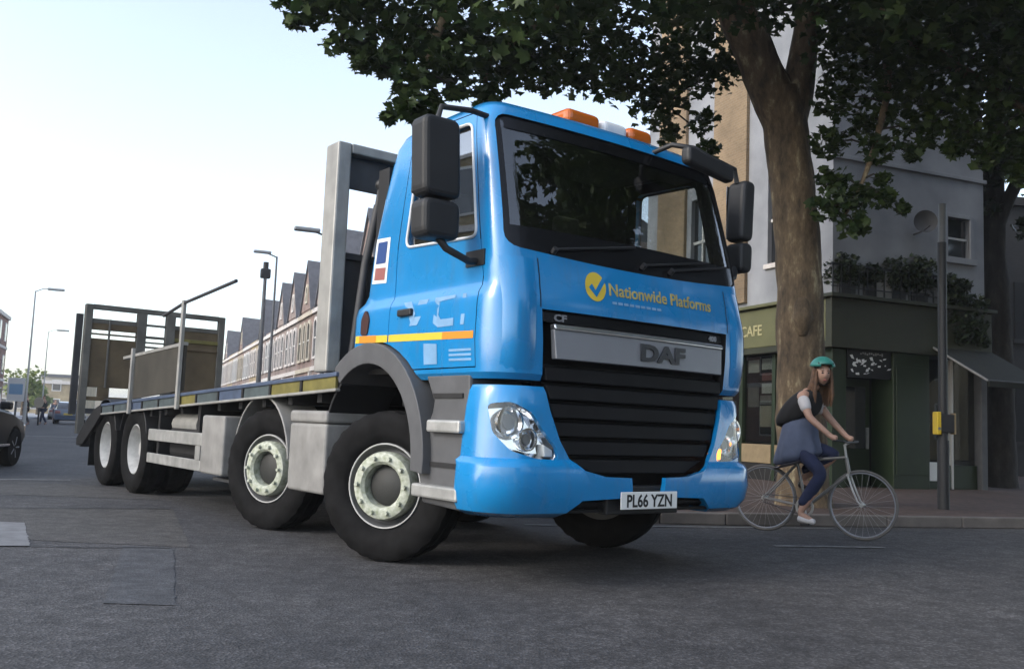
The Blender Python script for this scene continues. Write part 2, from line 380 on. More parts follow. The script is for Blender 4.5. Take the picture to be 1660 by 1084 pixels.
def xfront(rows, y, z):
    _, w, xf, xb, rc = row(rows, z); yc = w-rc; a = min(abs(y), w-.001)
    if a <= yc: return xf-BOW*(a/w)**2
    t = (a-yc)/rc; return xf-BOW*(yc/w)**2-rc+rc*math.sqrt(max(0, 1-t*t))
def yside(rows, z): return row(rows, z)[1]
BUMP = [(.43, 1.13, 1.34, .96, .27), (.46, 1.19, 1.40, .95, .29), (.52, 1.215, 1.428, .94, .27), (.62, 1.228, 1.44, .935, .26), (.735, 1.222, 1.434, .935, .26), (.762, 1.208, 1.42, .94, .26),
 (.785, 1.19, 1.40, .965, .29), (.9, 1.185, 1.392, .97, .28), (1.06, 1.175, 1.38, .98, .27), (1.19, 1.165, 1.37, .985, .26), (1.225, 1.15, 1.355, 1.0, .25)]
GR_HALF = [(.87, 1.705), (.845, 1.28), (.79, 1.08), (.72, .90), (.65, .79), (.55, .72), (.38, .682), (0, .67)]
GR = [(-y, z) for y, z in GR_HALF] + [(y, z) for y, z in GR_HALF[-2::-1]]
def gr_half(z):
    for (y0, z0), (y1, z1) in zip(GR_HALF, GR_HALF[1:]):
        if z1 <= z <= z0: return y1+(y0-y1)*(z-z1)/(z0-z1)
    return .3
WS = rpoly([(-1.10, 2.085), (-.5, 2.045), (0, 2.035), (.5, 2.045), (1.10, 2.085), (1.055, 3.0), (-1.055, 3.0)], [.1, .2, .2, .2, .1, .1, .1])
DOOR = [(.02, 1.42), (.30, 1.335), (1.085, 1.335), (1.085, 1.9), (1.035, 2.14), (.86, 3.02), (.10, 3.045), (.02, 2.2)]
WIN = rpoly([(.13, 2.20), (1.0, 2.16), (.835, 2.95), (.19, 2.97)], .07)
def grow(poly, d):
    c = Vector((sum(p[0] for p in poly)/len(poly), sum(p[1] for p in poly)/len(poly))); return [tuple(Vector(p)+(Vector(p)-c).normalized()*d) for p in poly]
arch = [(-.2+.83*math.cos(t), .72+.83*math.sin(t)) for t in [2*math.pi*k/40 for k in range(40)]]
outer = loft(CAB, 'cab'); 
inner = loft(CAB, 'cab_in', .05)
shell = boolean(outer, [('DIFFERENCE', inner), ('DIFFERENCE', B().prism(WS, 0, .6, 1.9).mesh('c')), ('DIFFERENCE', B().prism(GR, 0, 1.1, 1.9).mesh('c')), ('DIFFERENCE', B().prism(arch, 1, -1.6, 1.6).mesh('c'))])
doors = []
for sgn in (-1, 1):
    y0, y1 = (-1.6, -.9) if sgn < 0 else (.9, 1.6)
    dm = boolean(shell.copy(), [('INTERSECT', B().prism(DOOR, 1, y0, y1).mesh('c')), ('DIFFERENCE', B().prism(WIN, 1, y0-.1, y1+.1).mesh('c'))])
    doors.append(dm)
for sgn in (-1, 1):
    y0, y1 = (-1.6, -.9) if sgn < 0 else (.9, 1.6)
    shell = boolean(shell, [('DIFFERENCE', B().prism(grow(DOOR, .009), 1, y0, y1).mesh('c'))])
def line_inside(o):
    o.data.materials.append(M['interior'])
    for p in o.data.polygons:
        x, y, z = p.center; r_ = row(CAB, z)
        if abs(y) < r_[1]-.035 and r_[3]+.035 < x < xfront(CAB, y, z)-.035 and z < 3.15: p.material_index = 1
smooth(shell, 30); cab = addmesh('cab_shell', shell, 'blue', T); line_inside(cab)
for dm, sgn in zip(doors, (-1, 1)):
    smooth(dm, 30); d = addmesh('door', dm, 'blue', T); line_inside(d)
    b = B(); n1, n2 = 8, 6
    for i in range(n1+1):
        for j in range(n2+1):
            z = 2.12+(3.0-2.12)*j/n2; xa = .08+.06*j/n2; xb_ = 1.045-.19*j/n2; b.v.append((xa+(xb_-xa)*i/n1, sgn*(yside(CAB, z)-.022), z))
    for i in range(n1):
        for j in range(n2): q = i*(n2+1)+j; b.f.append((q, q+1, q+n2+2, q+n2+1))
    b.build('side_window', 'side_glass', d, sm=40)
    # rubber seal and grab handle
    b = B(); lw = [(x, sgn*(yside(CAB, z)+.003), z) for x, z in WIN]; b.tube(lw, .011, 6, closed=True); b.build('window_seal', 'plastic_dark' if sgn > 0 else 'white_plastic', d, sm=60)
    b = B(); b.bx(.16, .34, sgn*(yside(CAB, 1.74)+.0), sgn*(yside(CAB, 1.74)+.028), 1.70, 1.75); b.build('door_handle', 'plastic_dark', d, bevel=.01)
# windscreen pane and black cowl below it
b = B(); n1, n2 = 28, 10
for i in range(n1+1):
    for j in range(n2+1):
        z = 2.0+(3.03-2.0)*j/n2; hw = 1.125-.045*j/n2; y = -hw+2*hw*i/n1; b.v.append((xfront(CAB, y, z)-.018, y, z))
for i in range(n1):
    for j in range(n2): q = i*(n2+1)+j; b.f.append((q, q+1, q+n2+2, q+n2+1))
wsc = b.build('windscreen', 'glass', T, sm=60)
b = B(); n2 = 4; n1 = 32
for i in range(n1+1):
    for j in range(n2+1):
        y = (-1+2*i/n1)*1.125; zb = 2.0; zt_ = 2.235-.01*(y/1.05)**2
        z = zb+(zt_-zb)*j/n2; b.v.append((xfront(CAB, y, z)-.010, y, z))
for i in range(n1):
    for j in range(n2): q = i*(n2+1)+j; b.f.append((q, q+1, q+n2+2, q+n2+1))
b.build('black_border', 'cowl_black', wsc, sm=60)
for s_ in (-1, 1):    # dark side borders of the screen
    b = B()
    for j in range(9):
        z = 2.05+.96*j/8
        for k in range(3):
            y = s_*(1.118-.045*j/8-(.0 if k == 0 else .03*k)); b.v.append((xfront(CAB, y, z)-.012, y, z))
    for j in range(8):
        for k in range(2): q = j*3+k; b.f.append((q, q+1, q+4, q+3))
    b.build('side_border', 'cowl_black', wsc, sm=60)
b = B()
for i in range(25):
    y = (-1+2*i/24)*1.06
    for z in (2.90, 3.01): b.v.append((xfront(CAB, y, z)-.013, y, z))
for i in range(24): b.f.append((2*i, 2*i+1, 2*i+3, 2*i+2))
b.build('top_border', 'cowl_black', wsc, sm=60)
for y0, y1 in ((-.75, -.05), (.02, .72), (.3, .95)):
    b = B(); b.tube([(xfront(CAB, y0, 2.1)+.02, y0, 2.10), (xfront(CAB, y1, 2.2)+.022, y1, 2.215)], .009, 6); b.tube([(xfront(CAB, y0, 2.1)+.0, y0, 2.08), (xfront(CAB, y0, 2.1)+.03, y0, 2.105)], .02, 8); b.build('wiper', 'plastic_dark', T)
# ---- interior
b = B(); b.bx(.62, 1.2, -1.03, 1.03, 1.75, 2.02); b.bx(.75, 1.14, -1.02, 1.02, 2.02, 2.12); b.build('dashboard', 'interior', T, bevel=.05, seg=3)
b = B(); b.bx(-.5, -.34, -1.05, 1.05, 1.4, 2.9); b.build('rear_lining', 'interior', T)
b = B(); b.bx(-.1, .88, -.98, .98, 3.05, 3.09); b.bx(.74, .96, -.95, .95, 2.93, 3.05); b.build('roof_lining', 'interior', T, bevel=.03)
b = B(); b.bx(-.45, 1.2, -1.08, 1.08, 1.32, 1.36); b.build('cab_floor', 'interior', T)
for y in (-.55, .58):
    b = B(); b.bx(-.1, .4, y-.25, y+.25, 1.72, 1.88); b.build('seat', 'seat', T, bevel=.05, seg=3)
    b = B(); b.bx(-.22, -.08, y-.25, y+.25, 1.85, 2.52); b.build('seat_back', 'seat', T, bevel=.06, seg=3)
    b = B(); b.bx(-.22, -.12, y-.13, y+.13, 2.53, 2.76); b.build('headrest', 'seat', T, bevel=.04, seg=3)
b = B(); c = Vector((.66, -.55, 2.12)); ax = Vector((-.62, 0, .78)); u1 = Vector((0, 1, 0)); u2 = ax.cross(u1)
ring = [c+(u1*math.cos(t)+u2*math.sin(t))*.225 for t in [2*math.pi*k/28 for k in range(28)]]; b.tube(ring, .017, 8, closed=True)
for t in (0, math.pi, -math.pi/2): b.tube([c, c+(u1*math.cos(t)+u2*math.sin(t))*.22], .014, 6)
b.tube([c, c-ax*.35], .04, 8); b.build('steering_wheel', 'interior', T, sm=40)
# ---- bumper with lamp and grille openings
def HLpoly(s): return [(s*y, z) for y, z in rpoly([(-1.15, 1.11), (-1.05, 1.125), (-.92, 1.06), (-.84, .95), (-.74, .845), (-.735, .782), (-.90, .787), (-1.06, .83), (-1.135, .93)], .03, 3)]
LOW = [(-.74, .40), (-.56, .535), (-.15, .55), (.15, .55), (.56, .535), (.74, .40)]
SLOT = [(-.14, .53), (-.16, .70), (.16, .70), (.14, .53)]
bo = loft(BUMP, 'bumper'); bi = loft(BUMP, 'bi', .035)
ops = [('DIFFERENCE', bi), ('DIFFERENCE', B().prism(GR, 0, 1.0, 1.9).mesh('c')), ('DIFFERENCE', B().prism(HLpoly(1), 0, 1.0, 1.9).mesh('c')), ('DIFFERENCE', B().prism(HLpoly(-1), 0, 1.0, 1.9).mesh('c')),
       ('DIFFERENCE', B().prism(LOW, 0, 1.0, 1.9).mesh('c')), ('DIFFERENCE', B().prism(SLOT, 0, 1.1, 1.9).mesh('c'))]
bm_ = boolean(bo, ops); smooth(bm_, 28); bumper = addmesh('bumper', bm_, 'blue', T)
b = B(); b.bx(1.14, 1.2, -.95, .95, .44, .70); b.build('lower_intake', 'grille', T)
for k in range(3): b = B(); b.bx(1.33, 1.36, -.66, .66, .455+.045*k, .475+.045*k); b.build('intake_bar', 'grille', T)
b = B(); b.bx(1.30, 1.39, -.33, .33, .44, .62); b.build('plate_carrier', 'plastic_dark', T, bevel=.01)
# headlamps
for s_ in (1, -1):
    P = HLpoly(s_); c = (sum(p[0] for p in P)/len(P), sum(p[1] for p in P)/len(P)); n = len(P)
    b = B(); f1 = [(xfront(BUMP, y, z)-.03, y, z) for y, z in P]
    f2 = [(min(xfront(BUMP, y, z)-.10, 1.27), c[0]+(y-c[0])*.82, c[1]+(z-c[1])*.8) for y, z in P]
    b.v += f1+f2; b.f = [(i, (i+1) % n, n+(i+1) % n, n+i) for i in range(n)]+[tuple(range(n, 2*n))]
    hl = b.build('headlight', 'chrome', T, sm=30)
    for (yy, zz, r_) in ((-1.03, 1.0, .088), (-.92, .90, .062)):
        x_ = xfront(BUMP, yy, zz)-.10; b = B(); b.lathe([(0, r_), (.05, r_*1.15), (.05, r_*1.0), (.02, r_*.8), (.03, .01)], 20); me = b.mesh('projector')
        map_mesh(me, lambda v, x_=x_, yy=yy, zz=zz: Vector((x_+v.y, s_*yy+v.x, zz+v.z))); smooth(me, 40); addmesh('projector', me, 'chrome', hl)
        b = B(); b.tube([(x_+.0, s_*yy, zz), (x_+.035, s_*yy, zz)], [r_*.75, r_*.5], 16); b.build('bulb', 'plastic_light', hl, sm=50)
    b = B()
    rr = [(-.82, .797), (-.755, .797), (-.755, .84), (-.83, .875)]
    b.prism([(s_*y, z) for y, z in rr], 0, 1.27, 1.345); b.build('indicator_lamp', 'amber_lit' if s_ < 0 else 'white_plastic', hl, bevel=.008)
    # lens: fan mesh following the body curve
    b = B(); b.v.append((xfront(BUMP, *c)-.004, *c)); nr = 5
    for k in range(1, nr+1):
        for y, z in P: q = (c[0]+(y-c[0])*k/nr*.995, c[1]+(z-c[1])*k/nr*.995); b.v.append((xfront(BUMP, *q)-.004, *q))
    for i in range(n): b.f.append((0, 1+i, 1+(i+1) % n))
    for k in range(nr-1):
        for i in range(n): a0 = 1+k*n+i; a1 = 1+k*n+(i+1) % n; b.f.append((a0, a0+n, a1+n, a1))
    b.build('lamp_glass', 'lens', hl, sm=60)
# grille
b = B(); b.prism([(y*.99, z) for y, z in GR], 0, 1.20, 1.235); grille = b.build('grille', 'grille', T)
def curved_slat(z0, z1, half0, half1, xo, depth, n=16):
    b = B()
    for i in range(n+1):
        t = -1+2*i/n
        for (z, h_, dx) in ((z0, half0, 0), (z1, half1, -.012), (z1, half1, -depth), (z0, half0, -depth)):
            y = t*h_; b.v.append((xo-BOW*(y/1.15)**2+dx, y, z))
    for i in range(n):
        for k in range(4): b.f.append((i*4+k, i*4+(k+1) % 4, i*4+4+(k+1) % 4, i*4+4+k))
    b.f.append((0, 1, 2, 3)); b.f.append((n*4+3, n*4+2, n*4+1, n*4)); return b
for k in range(6):
    z0 = .70+.113*k; z1 = z0+.088
    curved_slat(z0, z1, gr_half(z0)-.025, gr_half(z1)-.025, 1.365-.008*k*0, .05).build('grille_slat', 'grille', T, bevel=.008)
for k in range(6):
    b = B(); z0 = .70+.113*k
    curved_slat(z0+.094, z0+.106, gr_half(z0+.1)-.04, gr_half(z0+.1)-.04, 1.32, .03).build('grille_mesh', 'plastic_dark', T)
curved_slat(1.625, 1.70, .84, .85, 1.352, .05).build('grille_header', 'cowl_black', T, bevel=.008)
pn = curved_slat(1.40, 1.585, .775, .79, 1.402, .05).build('badge_panel', 'silver', T, bevel=.006)
curved_slat(1.585, 1.618, .79, .792, 1.405, .06).build('panel_lip', 'silver_lip', pn, bevel=.008)
def front_text(body, size, y, z, rows, mt, parent, bold=0., off=.004, ext=.003, name='lettering', fixx=None, align='CENTER', space=1.0, sx=1.):
    me = text_mesh(body, size, ext, bold, align, space=space)
    def fn(v):
        yy = y+v.x*sx; zz = z+v.y; base = fixx(yy) if fixx else xfront(rows, yy, zz); return Vector((base+off+v.z, yy, zz))
    return addmesh(name, map_mesh(me, fn), mt, parent)
front_text('DAF', .15, .14, 1.445, CAB, 'badge_grey', pn, .006, .008, .006, fixx=lambda y: 1.402-.006-BOW*(y/1.15)**2, sx=1.55)
front_text('CF', .06, -.72, 1.64, CAB, 'silver', T, .002, .004, .003, name='model_badge', fixx=lambda y: 1.352-BOW*(y/1.15)**2, sx=1.4)
front_text('400', .05, .72, 1.64, CAB, 'silver', T, .002, .004, .003, name='power_badge', fixx=lambda y: 1.352-BOW*(y/1.15)**2, sx=1.2)
# company lettering
me = B().add([], []) ; b = B(); n = 26
def disc(b, y, z, r_, n=26, off=.003):
    i0 = len(b.v); b.v.append((xfront(CAB, y, z)+off, y, z))
    for k in range(n): t = 2*math.pi*k/n; yy = y+r_*math.cos(t); zz = z+r_*math.sin(t)*1.1; b.v.append((xfront(CAB, yy, zz)+off, yy, zz))
    for k in range(n): b.f.append((i0, i0+1+k, i0+1+(k+1) % n))
disc(b, -.435, 1.895, .088); logo = b.build('logo_disc', 'decal_yellow', T)
b = B(); tick = [(-.495, 1.885), (-.468, 1.912), (-.44, 1.872), (-.355, 1.985), (-.32, 1.975), (-.435, 1.825)]
b.v = [(xfront(CAB, y, z)+.006, y, z) for y, z in tick]; b.f = [tuple(range(6))]; b.build('logo_tick', 'blue', logo)
front_text('Nationwide Platforms', .116, -.325, 1.852, CAB, 'decal_gold', T, .002, .003, .001, name='company_name', align='LEFT', sx=1.0)
b = B()
for k in range(9):
    y0 = -.30+.052*k; y1 = y0+.040
    b.add([(xfront(CAB, y, z)+.003, y, z) for y, z in ((y0, 1.795), (y1, 1.795), (y1, 1.812), (y0, 1.812))], [(0, 1, 2, 3)])
tag(b.build('small_print', 'decal_white', T), kind='stuff')
for s_ in (-1, 1):
    b = B()
    for k in range(9):
        z = 1.715+.31*k/8
        for y in (.878, .886): b.v.append((xfront(CAB, y, z)+.0025, s_*y, z))
    for k in range(8): b.f.append((2*k, 2*k+1, 2*k+3, 2*k+2))
    b.build('panel_gap', 'ink', T)
# number plate
b = B(); b.bx(1.44, 1.447, -.26, .26, .477, .588); pl = b.build('number_plate', 'plate_white', T, bevel=.006)
front_text('PL66 YZN', .112, 0, .493, CAB, 'ink', pl, .0022, 0, .001, name='plate_lettering', fixx=lambda y: 1.4485, sx=.88)
# side markings
def side_patch(poly, mt, name, off=.003, parent=T):
    b = B(); b.v = [(x, -(yside(CAB, z)+off), z) for x, z in poly]; b.f = [tuple(range(len(poly)))]; return b.build(name, mt, parent)
side_patch([(-.46, 1.545), (.012, 1.533), (.012, 1.583), (-.46, 1.60)], 'decal_yellow', 'stripe')
side_patch([(.03, 1.533), (.72, 1.517), (.72, 1.565), (.03, 1.583)], 'decal_yellow', 'stripe')
side_patch([(.72, 1.517), (1.07, 1.508), (1.07, 1.555), (.72, 1.565)], 'decal_orange', 'stripe')
side_patch([(-.40, 1.545), (-.15, 1.54), (-.15, 1.59), (-.40, 1.596)], 'decal_orange', 'stripe', .005)
side_patch([(.30, 1.63), (.40, 1.63), (.52, 1.80), (.40, 1.80)], 'decal_white', 'door_marking')
side_patch([(.20, 1.80), (.30, 1.80), (.37, 1.71), (.33, 1.63)], 'decal_white', 'door_marking')
side_patch([(.60, 1.63), (.66, 1.60), (.84, 1.60), (.84, 1.65), (.69, 1.65), (.66, 1.68), (.66, 1.77), (.84, 1.78), (.84, 1.80), (.60, 1.80)], 'decal_white', 'door_marking')
side_patch([(.92, 1.60), (.96, 1.60), (.96, 1.80), (.92, 1.80)], 'decal_white', 'door_marking')
side_patch([(.50, 1.36), (.66, 1.36), (.66, 1.49), (.50, 1.50)], 'decal_white', 'door_marking')
for z in (1.435, 1.405, 1.375): side_patch([(.80, z), (1.05, z-.003), (1.05, z+.012), (.80, z+.015)], 'decal_white', 'badge_line')
st = side_patch([(-.33, 1.985), (-.12, 1.975), (-.10, 2.31), (-.30, 2.32)], 'plate_white', 'sticker')
side_patch([(-.29, 2.13), (-.15, 2.125), (-.135, 2.285), (-.27, 2.29)], 'decal_blue', 'sticker_print', .005, st); side_patch([(-.30, 2.01), (-.15, 2.0), (-.14, 2.09), (-.29, 2.10)], 'decal_red', 'sticker_print', .005, st)
b = B(); b.prism(rpoly([(-.38, 1.60), (-.28, 1.60), (-.26, 1.72), (-.32, 1.79), (-.38, 1.72)], .03), 1, -1.202, -1.185); b.build('side_vent', 'vent_dark', T)
# corner air deflectors of the cab front
for s_ in (-1, 1):
    b = B(); n = 10
    for j in range(n+1):
        z = 1.29+(2.02-1.29)*j/n
        a = .055*math.sin(math.pi*min(1, j/n*1.0))*.8
        for k, y in enumerate((.915, .96, 1.03, 1.09, 1.125)):
            y = min(y, yside(CAB, z)-.01); bl = (0, .7, 1, .7, 0)[k]
            b.v.append((xfront(CAB, y, z)+.002+a*bl*.5, s_*(y+a*bl*.35), z))
    for j in range(n):
        for k in range(4): q = j*5+k; b.f.append((q, q+1, q+6, q+5))
    b.build('air_deflector', 'blue', T, sm=60)
# roof edge spoiler lip, beacons
b = B(); b.bx(.42, .72, -.19, .73, 3.15, 3.20); lb = b.build('beacon_bar', 'plastic_dark', T, bevel=.02)
for y0, y1, mt, h_ in ((-.18, .16, 'amber_lens', .13), (.175, .445, 'white_plastic', .12), (.46, .72, 'amber_lens', .13)):
    b = B(); b.bx(.44, .70, y0, y1, 3.202, 3.202+h_); b.build('beacon_lens' if mt == 'amber_lens' else 'beacon_centre', mt, lb, bevel=.05, seg=4)
# mirrors
def mirror(s_, loc=(0, 0, 0), yi=1.30):
    mm = empty('mirror', loc, 0, T)
    b = B(); b.prism(rpoly([(s_*yi, 2.36), (s_*1.575, 2.36), (s_*1.60, 2.86), (s_*(yi+.03), 2.86)], .06), 0, .86, 1.04); b.build('main_housing', 'plastic_dark', mm, bevel=.035, seg=3)
    b = B(); b.prism(rpoly([(s_*yi, 2.10), (s_*1.565, 2.10), (s_*1.575, 2.345), (s_*yi, 2.345)], .06), 0, .86, 1.04); b.build('wide_angle_housing', 'plastic_dark', mm, bevel=.035, seg=3)
    b = B(); b.bx(.852, .858, s_*(yi+.03) if s_ > 0 else -1.56, s_*1.56 if s_ > 0 else -1.32, 2.39, 2.83); b.build('mirror_glass', 'chrome', mm)
    b = B(); b.tube([(1.0, s_*1.10, 2.01), (1.02, s_*1.22, 1.99), (1.0, s_*1.38, 2.05), (.96, s_*1.44, 2.14)], .024, 8); b.bx(.9, 1.1, min(s_*1.08, s_*1.16), max(s_*1.08, s_*1.16), 1.97, 2.07); b.build('lower_arm', 'plastic_dark', mm, sm=50)
    b = B(); b.tube([(.95, s_*1.04, 2.97), (.95, s_*1.2, 2.98), (.95, s_*1.43, 2.95), (.95, s_*1.46, 2.84)], .02, 8); b.build('upper_arm', 'plastic_dark', mm, sm=50)
    return mm
mirror(-1); mirror(1, (-.02, .0, .18), 1.42)
mm = empty('mirror', (0, 0, 0), 0, T)       # front close-view mirror on the kerb side
b = B(); b.tube([(.98, .38, 3.02), (1.18, .42, 3.06), (1.32, .5, 3.02), (1.32, .8, 2.96)], .02, 8); b.build('mirror_arm', 'plastic_dark', mm, sm=50)
b = B(); b.prism(rpoly([(.42, 2.90), (.92, 2.84), (.93, 2.96), (.42, 3.03)], .04), 0, 1.26, 1.35); b.build('mirror_housing', 'plastic_dark', mm, bevel=.03, seg=3)
# ---- steps, wheel arch, lower cab sides
def arc_band(c, r0, r1, t0, t1, y0, y1, n=16, name='mudguard', mt='plastic_grey', parent=T):
    b = B()
    for k in range(n+1):
        t = t0+(t1-t0)*k/n; ct, st_ = math.cos(t), math.sin(t)
        b.v += [(c[0]+r0*ct, y0, c[1]+r0*st_), (c[0]+r1*ct, y0, c[1]+r1*st_), (c[0]+r1*ct, y1, c[1]+r1*st_), (c[0]+r0*ct, y1, c[1]+r0*st_)]
    for k in range(n):
        for i in range(4): b.f.append((k*4+i, k*4+(i+1) % 4, k*4+4+(i+1) % 4, k*4+4+i))
    b.f.append((0, 1, 2, 3)); b.f.append((n*4+3, n*4+2, n*4+1, n*4)); return b.build(name, mt, parent, sm=40, bevel=.006)
for s_ in (-1, 1):
    ya, yb = s_*1.235, s_*.72
    arc_band((-.2, .72), .665, .815, R(-5), R(128), ya, yb, 20, mt='plastic_grey')
    arc_band((-.2, .72), .655, .68, R(128), R(182), s_*1.22, yb, 10, mt='plastic_dark')
    b = B(); b.prism([(.44, .78), (.60, 1.05), (.615, 1.12), (.50, 1.295), (1.02, 1.295), (1.03, .44), (.52, .46)], 1, min(s_*1.17, s_*.75), max(s_*1.17, s_*.75)); b.build('step_well', 'plastic_grey', T, bevel=.02)
    for z0, z1, xa, xb_ in ((.92, 1.0, .62, 1.0), (.50, .585, .47, 1.0)):
        b = B(); b.bx(xa, xb_, min(s_*1.155, s_*1.225), max(s_*1.155, s_*1.225), z0, z1); b.build('step', 'alu', T, bevel=.015)
    for z in (.70, 1.14): b = B(); b.bx(.62, .96, min(s_*1.172, s_*1.18), max(s_*1.172, s_*1.18), z, z+.03); b.build('step_tread', 'chassis', T)
# ---- chassis
b = B()
for y in (-.42, .36): b.bx(-7.9, 1.05, y, y+.07, .72, 1.0)
for x in (-7.6, -6.6, -5.0, -3.6, -2.9, -1.4, -.5, .6): b.bx(x, x+.1, -.35, .36, .76, .95)
b.bx(-.7, 1.0, -.40, .40, .62, 1.24); b.bx(-.4, .9, -.8, .8, 1.10, 1.25); b.build('chassis_frame', 'chassis', T)
AX = [(-.08, 28, 0), (-2.10, 19, 0), (-6.0, 0, 1), (-7.32, 0, 1)]
for x, st_, dual in AX:
    b = B(); b.tube([(x, -.95, .52), (x, .95, .52)], .09, 10); b.bx(x-.16, x+.16, -.2, .2, .38, .68); b.build('axle', 'chassis', T)
# wheels
def wheel_meshes():
    tb = B(); tb.lathe([(-.10, .295), (-.125, .31), (-.148, .36), (-.155, .42), (-.148, .475), (-.132, .508), (-.12, .522), (-.06, .528), (-.055, .515), (-.045, .515), (-.04, .529), (.04, .529), (.045, .515), (.055, .515), (.06, .528), (.12, .522), (.14, .5), (.155, .42), (.148, .36), (.10, .295)], 112, closed=True)
    NT = 112
    for i, (x, y, z) in enumerate(tb.v):
        r_ = math.hypot(x, z); a = (i % NT) % 4
        if r_ > .5 and abs(y) > .05: k_ = (r_-(.007 if a < 2 else 0))/r_; tb.v[i] = (x*k_, y, z*k_)
    t_ = tb.mesh('tyre'); smooth(t_, 40)
    rb = B(); rb.lathe([(.10, .30), (-.115, .30), (-.12, .288), (-.10, .278), (-.06, .268), (-.045, .25), (-.05, .17), (-.07, .14), (-.07, .02), (-.0, .02)], 48); r1 = rb.mesh('rim'); smooth(r1, 35)
    hb = B(); hb.lathe([(-.05, .235), (-.125, .24), (-.155, .23), (-.165, .21), (-.165, .17), (-.145, .15), (-.07, .145), (-.05, .145)], 40)
    for k in range(10):
        t = 2*math.pi*k/10; cx_, cz_ = .195*math.cos(t), .195*math.sin(t)
        hb.tube([(cx_, -.15, cz_), (cx_, -.192, cz_)], [.02, .014], 7)
    h1 = hb.mesh('nut_ring'); smooth(h1, 35)
    cb = B(); cb.lathe([(-.05, .14), (-.09, .135), (-.105, .11), (-.105, .0005)], 28); c1 = cb.mesh('hub_cap'); smooth(c1, 35)
    rb = B(); rb.lathe([(.10, .30), (-.115, .30), (-.12, .288), (-.10, .278), (-.02, .26), (.05, .245), (.075, .20), (.06, .15), (.0, .14), (-.02, .12), (-.04, .10), (-.04, .0005)], 48); r2 = rb.mesh('rim'); smooth(r2, 35)
    return t_, r1, h1, c1, r2
WT, WR1, WH, WC, WR2 = wheel_meshes()
def wheel(x, y, side, steer, dual):
    w_ = empty('wheel', (x, y, .527), R(steer) + (0 if side < 0 else math.pi), T)
    w_.rotation_euler = (0, 0, R(steer) + (0 if side < 0 else math.pi))
    addmesh('tyre', WT, 'rubber', w_); 
    if dual:
        addmesh('rim', WR2, 'rim_grey', w_); o = addmesh('inner_tyre', WT, 'rubber', w_); o.location = (0, .33, 0)
    else:
        addmesh('rim', WR1, 'plastic_grey', w_); addmesh('nut_ring', WH, 'hub_white', w_); addmesh('hub_cap', WC, 'hub_dark', w_)
        b = B(); b.tube([(.292*math.cos(t), -.122, .292*math.sin(t)) for t in [2*math.pi*k/48 for k in range(48)]], .006, 5, closed=True); b.build('rim_edge', 'rim_grey', w_, sm=60)
for x, st_, dual in AX:
    for s_ in (-1, 1): wheel(x, s_*(1.03 if not dual else 1.06), s_, st_, dual)
# mudguards further back
for s_ in (-1, 1):
    arc_band((-2.10, .55), .60, .62, R(8), R(168), s_*1.22, s_*.86, 18, mt='plastic_light')
    for x in (-6.0, -7.32): arc_band((x, .53), .59, .605, R(20), R(160), s_*1.22, s_*.6, 14, mt='plastic_dark')
    b = B(); b.bx(-8.02, -7.99, min(s_*1.22, s_*.68), max(s_*1.22, s_*.68), .22, .95); b.build('mudflap', 'rubber', T)
# tanks, boxes and side guards
def tank(x0, x1, z0, z1, s_, lid):
    ya, yb = min(s_*1.24, s_*.72), max(s_*1.24, s_*.72)
    b = B(); b.prism(rpoly([(x0, z0), (x1, z0), (x1, z1-lid), (x0, z1-lid)], .03), 1, ya, yb); o = b.build('storage_tank', 'plastic_light', T, bevel=.03, seg=3)
    if lid: b = B(); b.bx(x0-.005, x1+.005, ya-.005, yb+.005, z1-lid+.004, z1); b.build('tank_lid', 'plastic_light', o, bevel=.025, seg=3)
for s_ in (-1, 1):
    tank(-1.43, -.91 if False else -.78, .40, 1.04, s_, .10); tank(-3.52, -2.92, .40, .97, s_, .0)
    ya, yb = min(s_*1.235, s_*1.20), max(s_*1.235, s_*1.20)
    b = B(); b.bx(-5.3, -3.525, ya, yb, .66, .79); b.build('side_guard_rail', 'alu', T, bevel=.01); b = B(); b.bx(-5.3, -3.525, ya, yb, .41, .52); b.build('side_guard_rail', 'alu', T, bevel=.01)
    b = B(); b.bx(-3.68, -3.54, ya-.002, yb+.002, .52, .66); b.build('side_guard_post', 'alu', T)
    for x in (-5.1, -3.8): b = B(); b.bx(x, x+.07, min(s_*1.19, s_*.45), max(s_*1.19, s_*.45), .45, 1.0); b.build('guard_bracket', 'chassis', T)
    b = B(); b.bx(-4.9, -4.0, min(s_*.5, s_*1.12), max(s_*.5, s_*1.12), .5, .84); b.build('air_tank_bay', 'chassis', T, bevel=.05)
    b = B(); b.tube([(-4.85, s_*1.0, .86), (-4.05, s_*1.0, .86)], .12, 14); b.build('air_cylinder', 'steel', T, sm=50)
b = B(); b.bx(-3.5, -2.4, -1.1, 1.1, .33, .36); b.build('under_tray', 'plastic_grey', T)
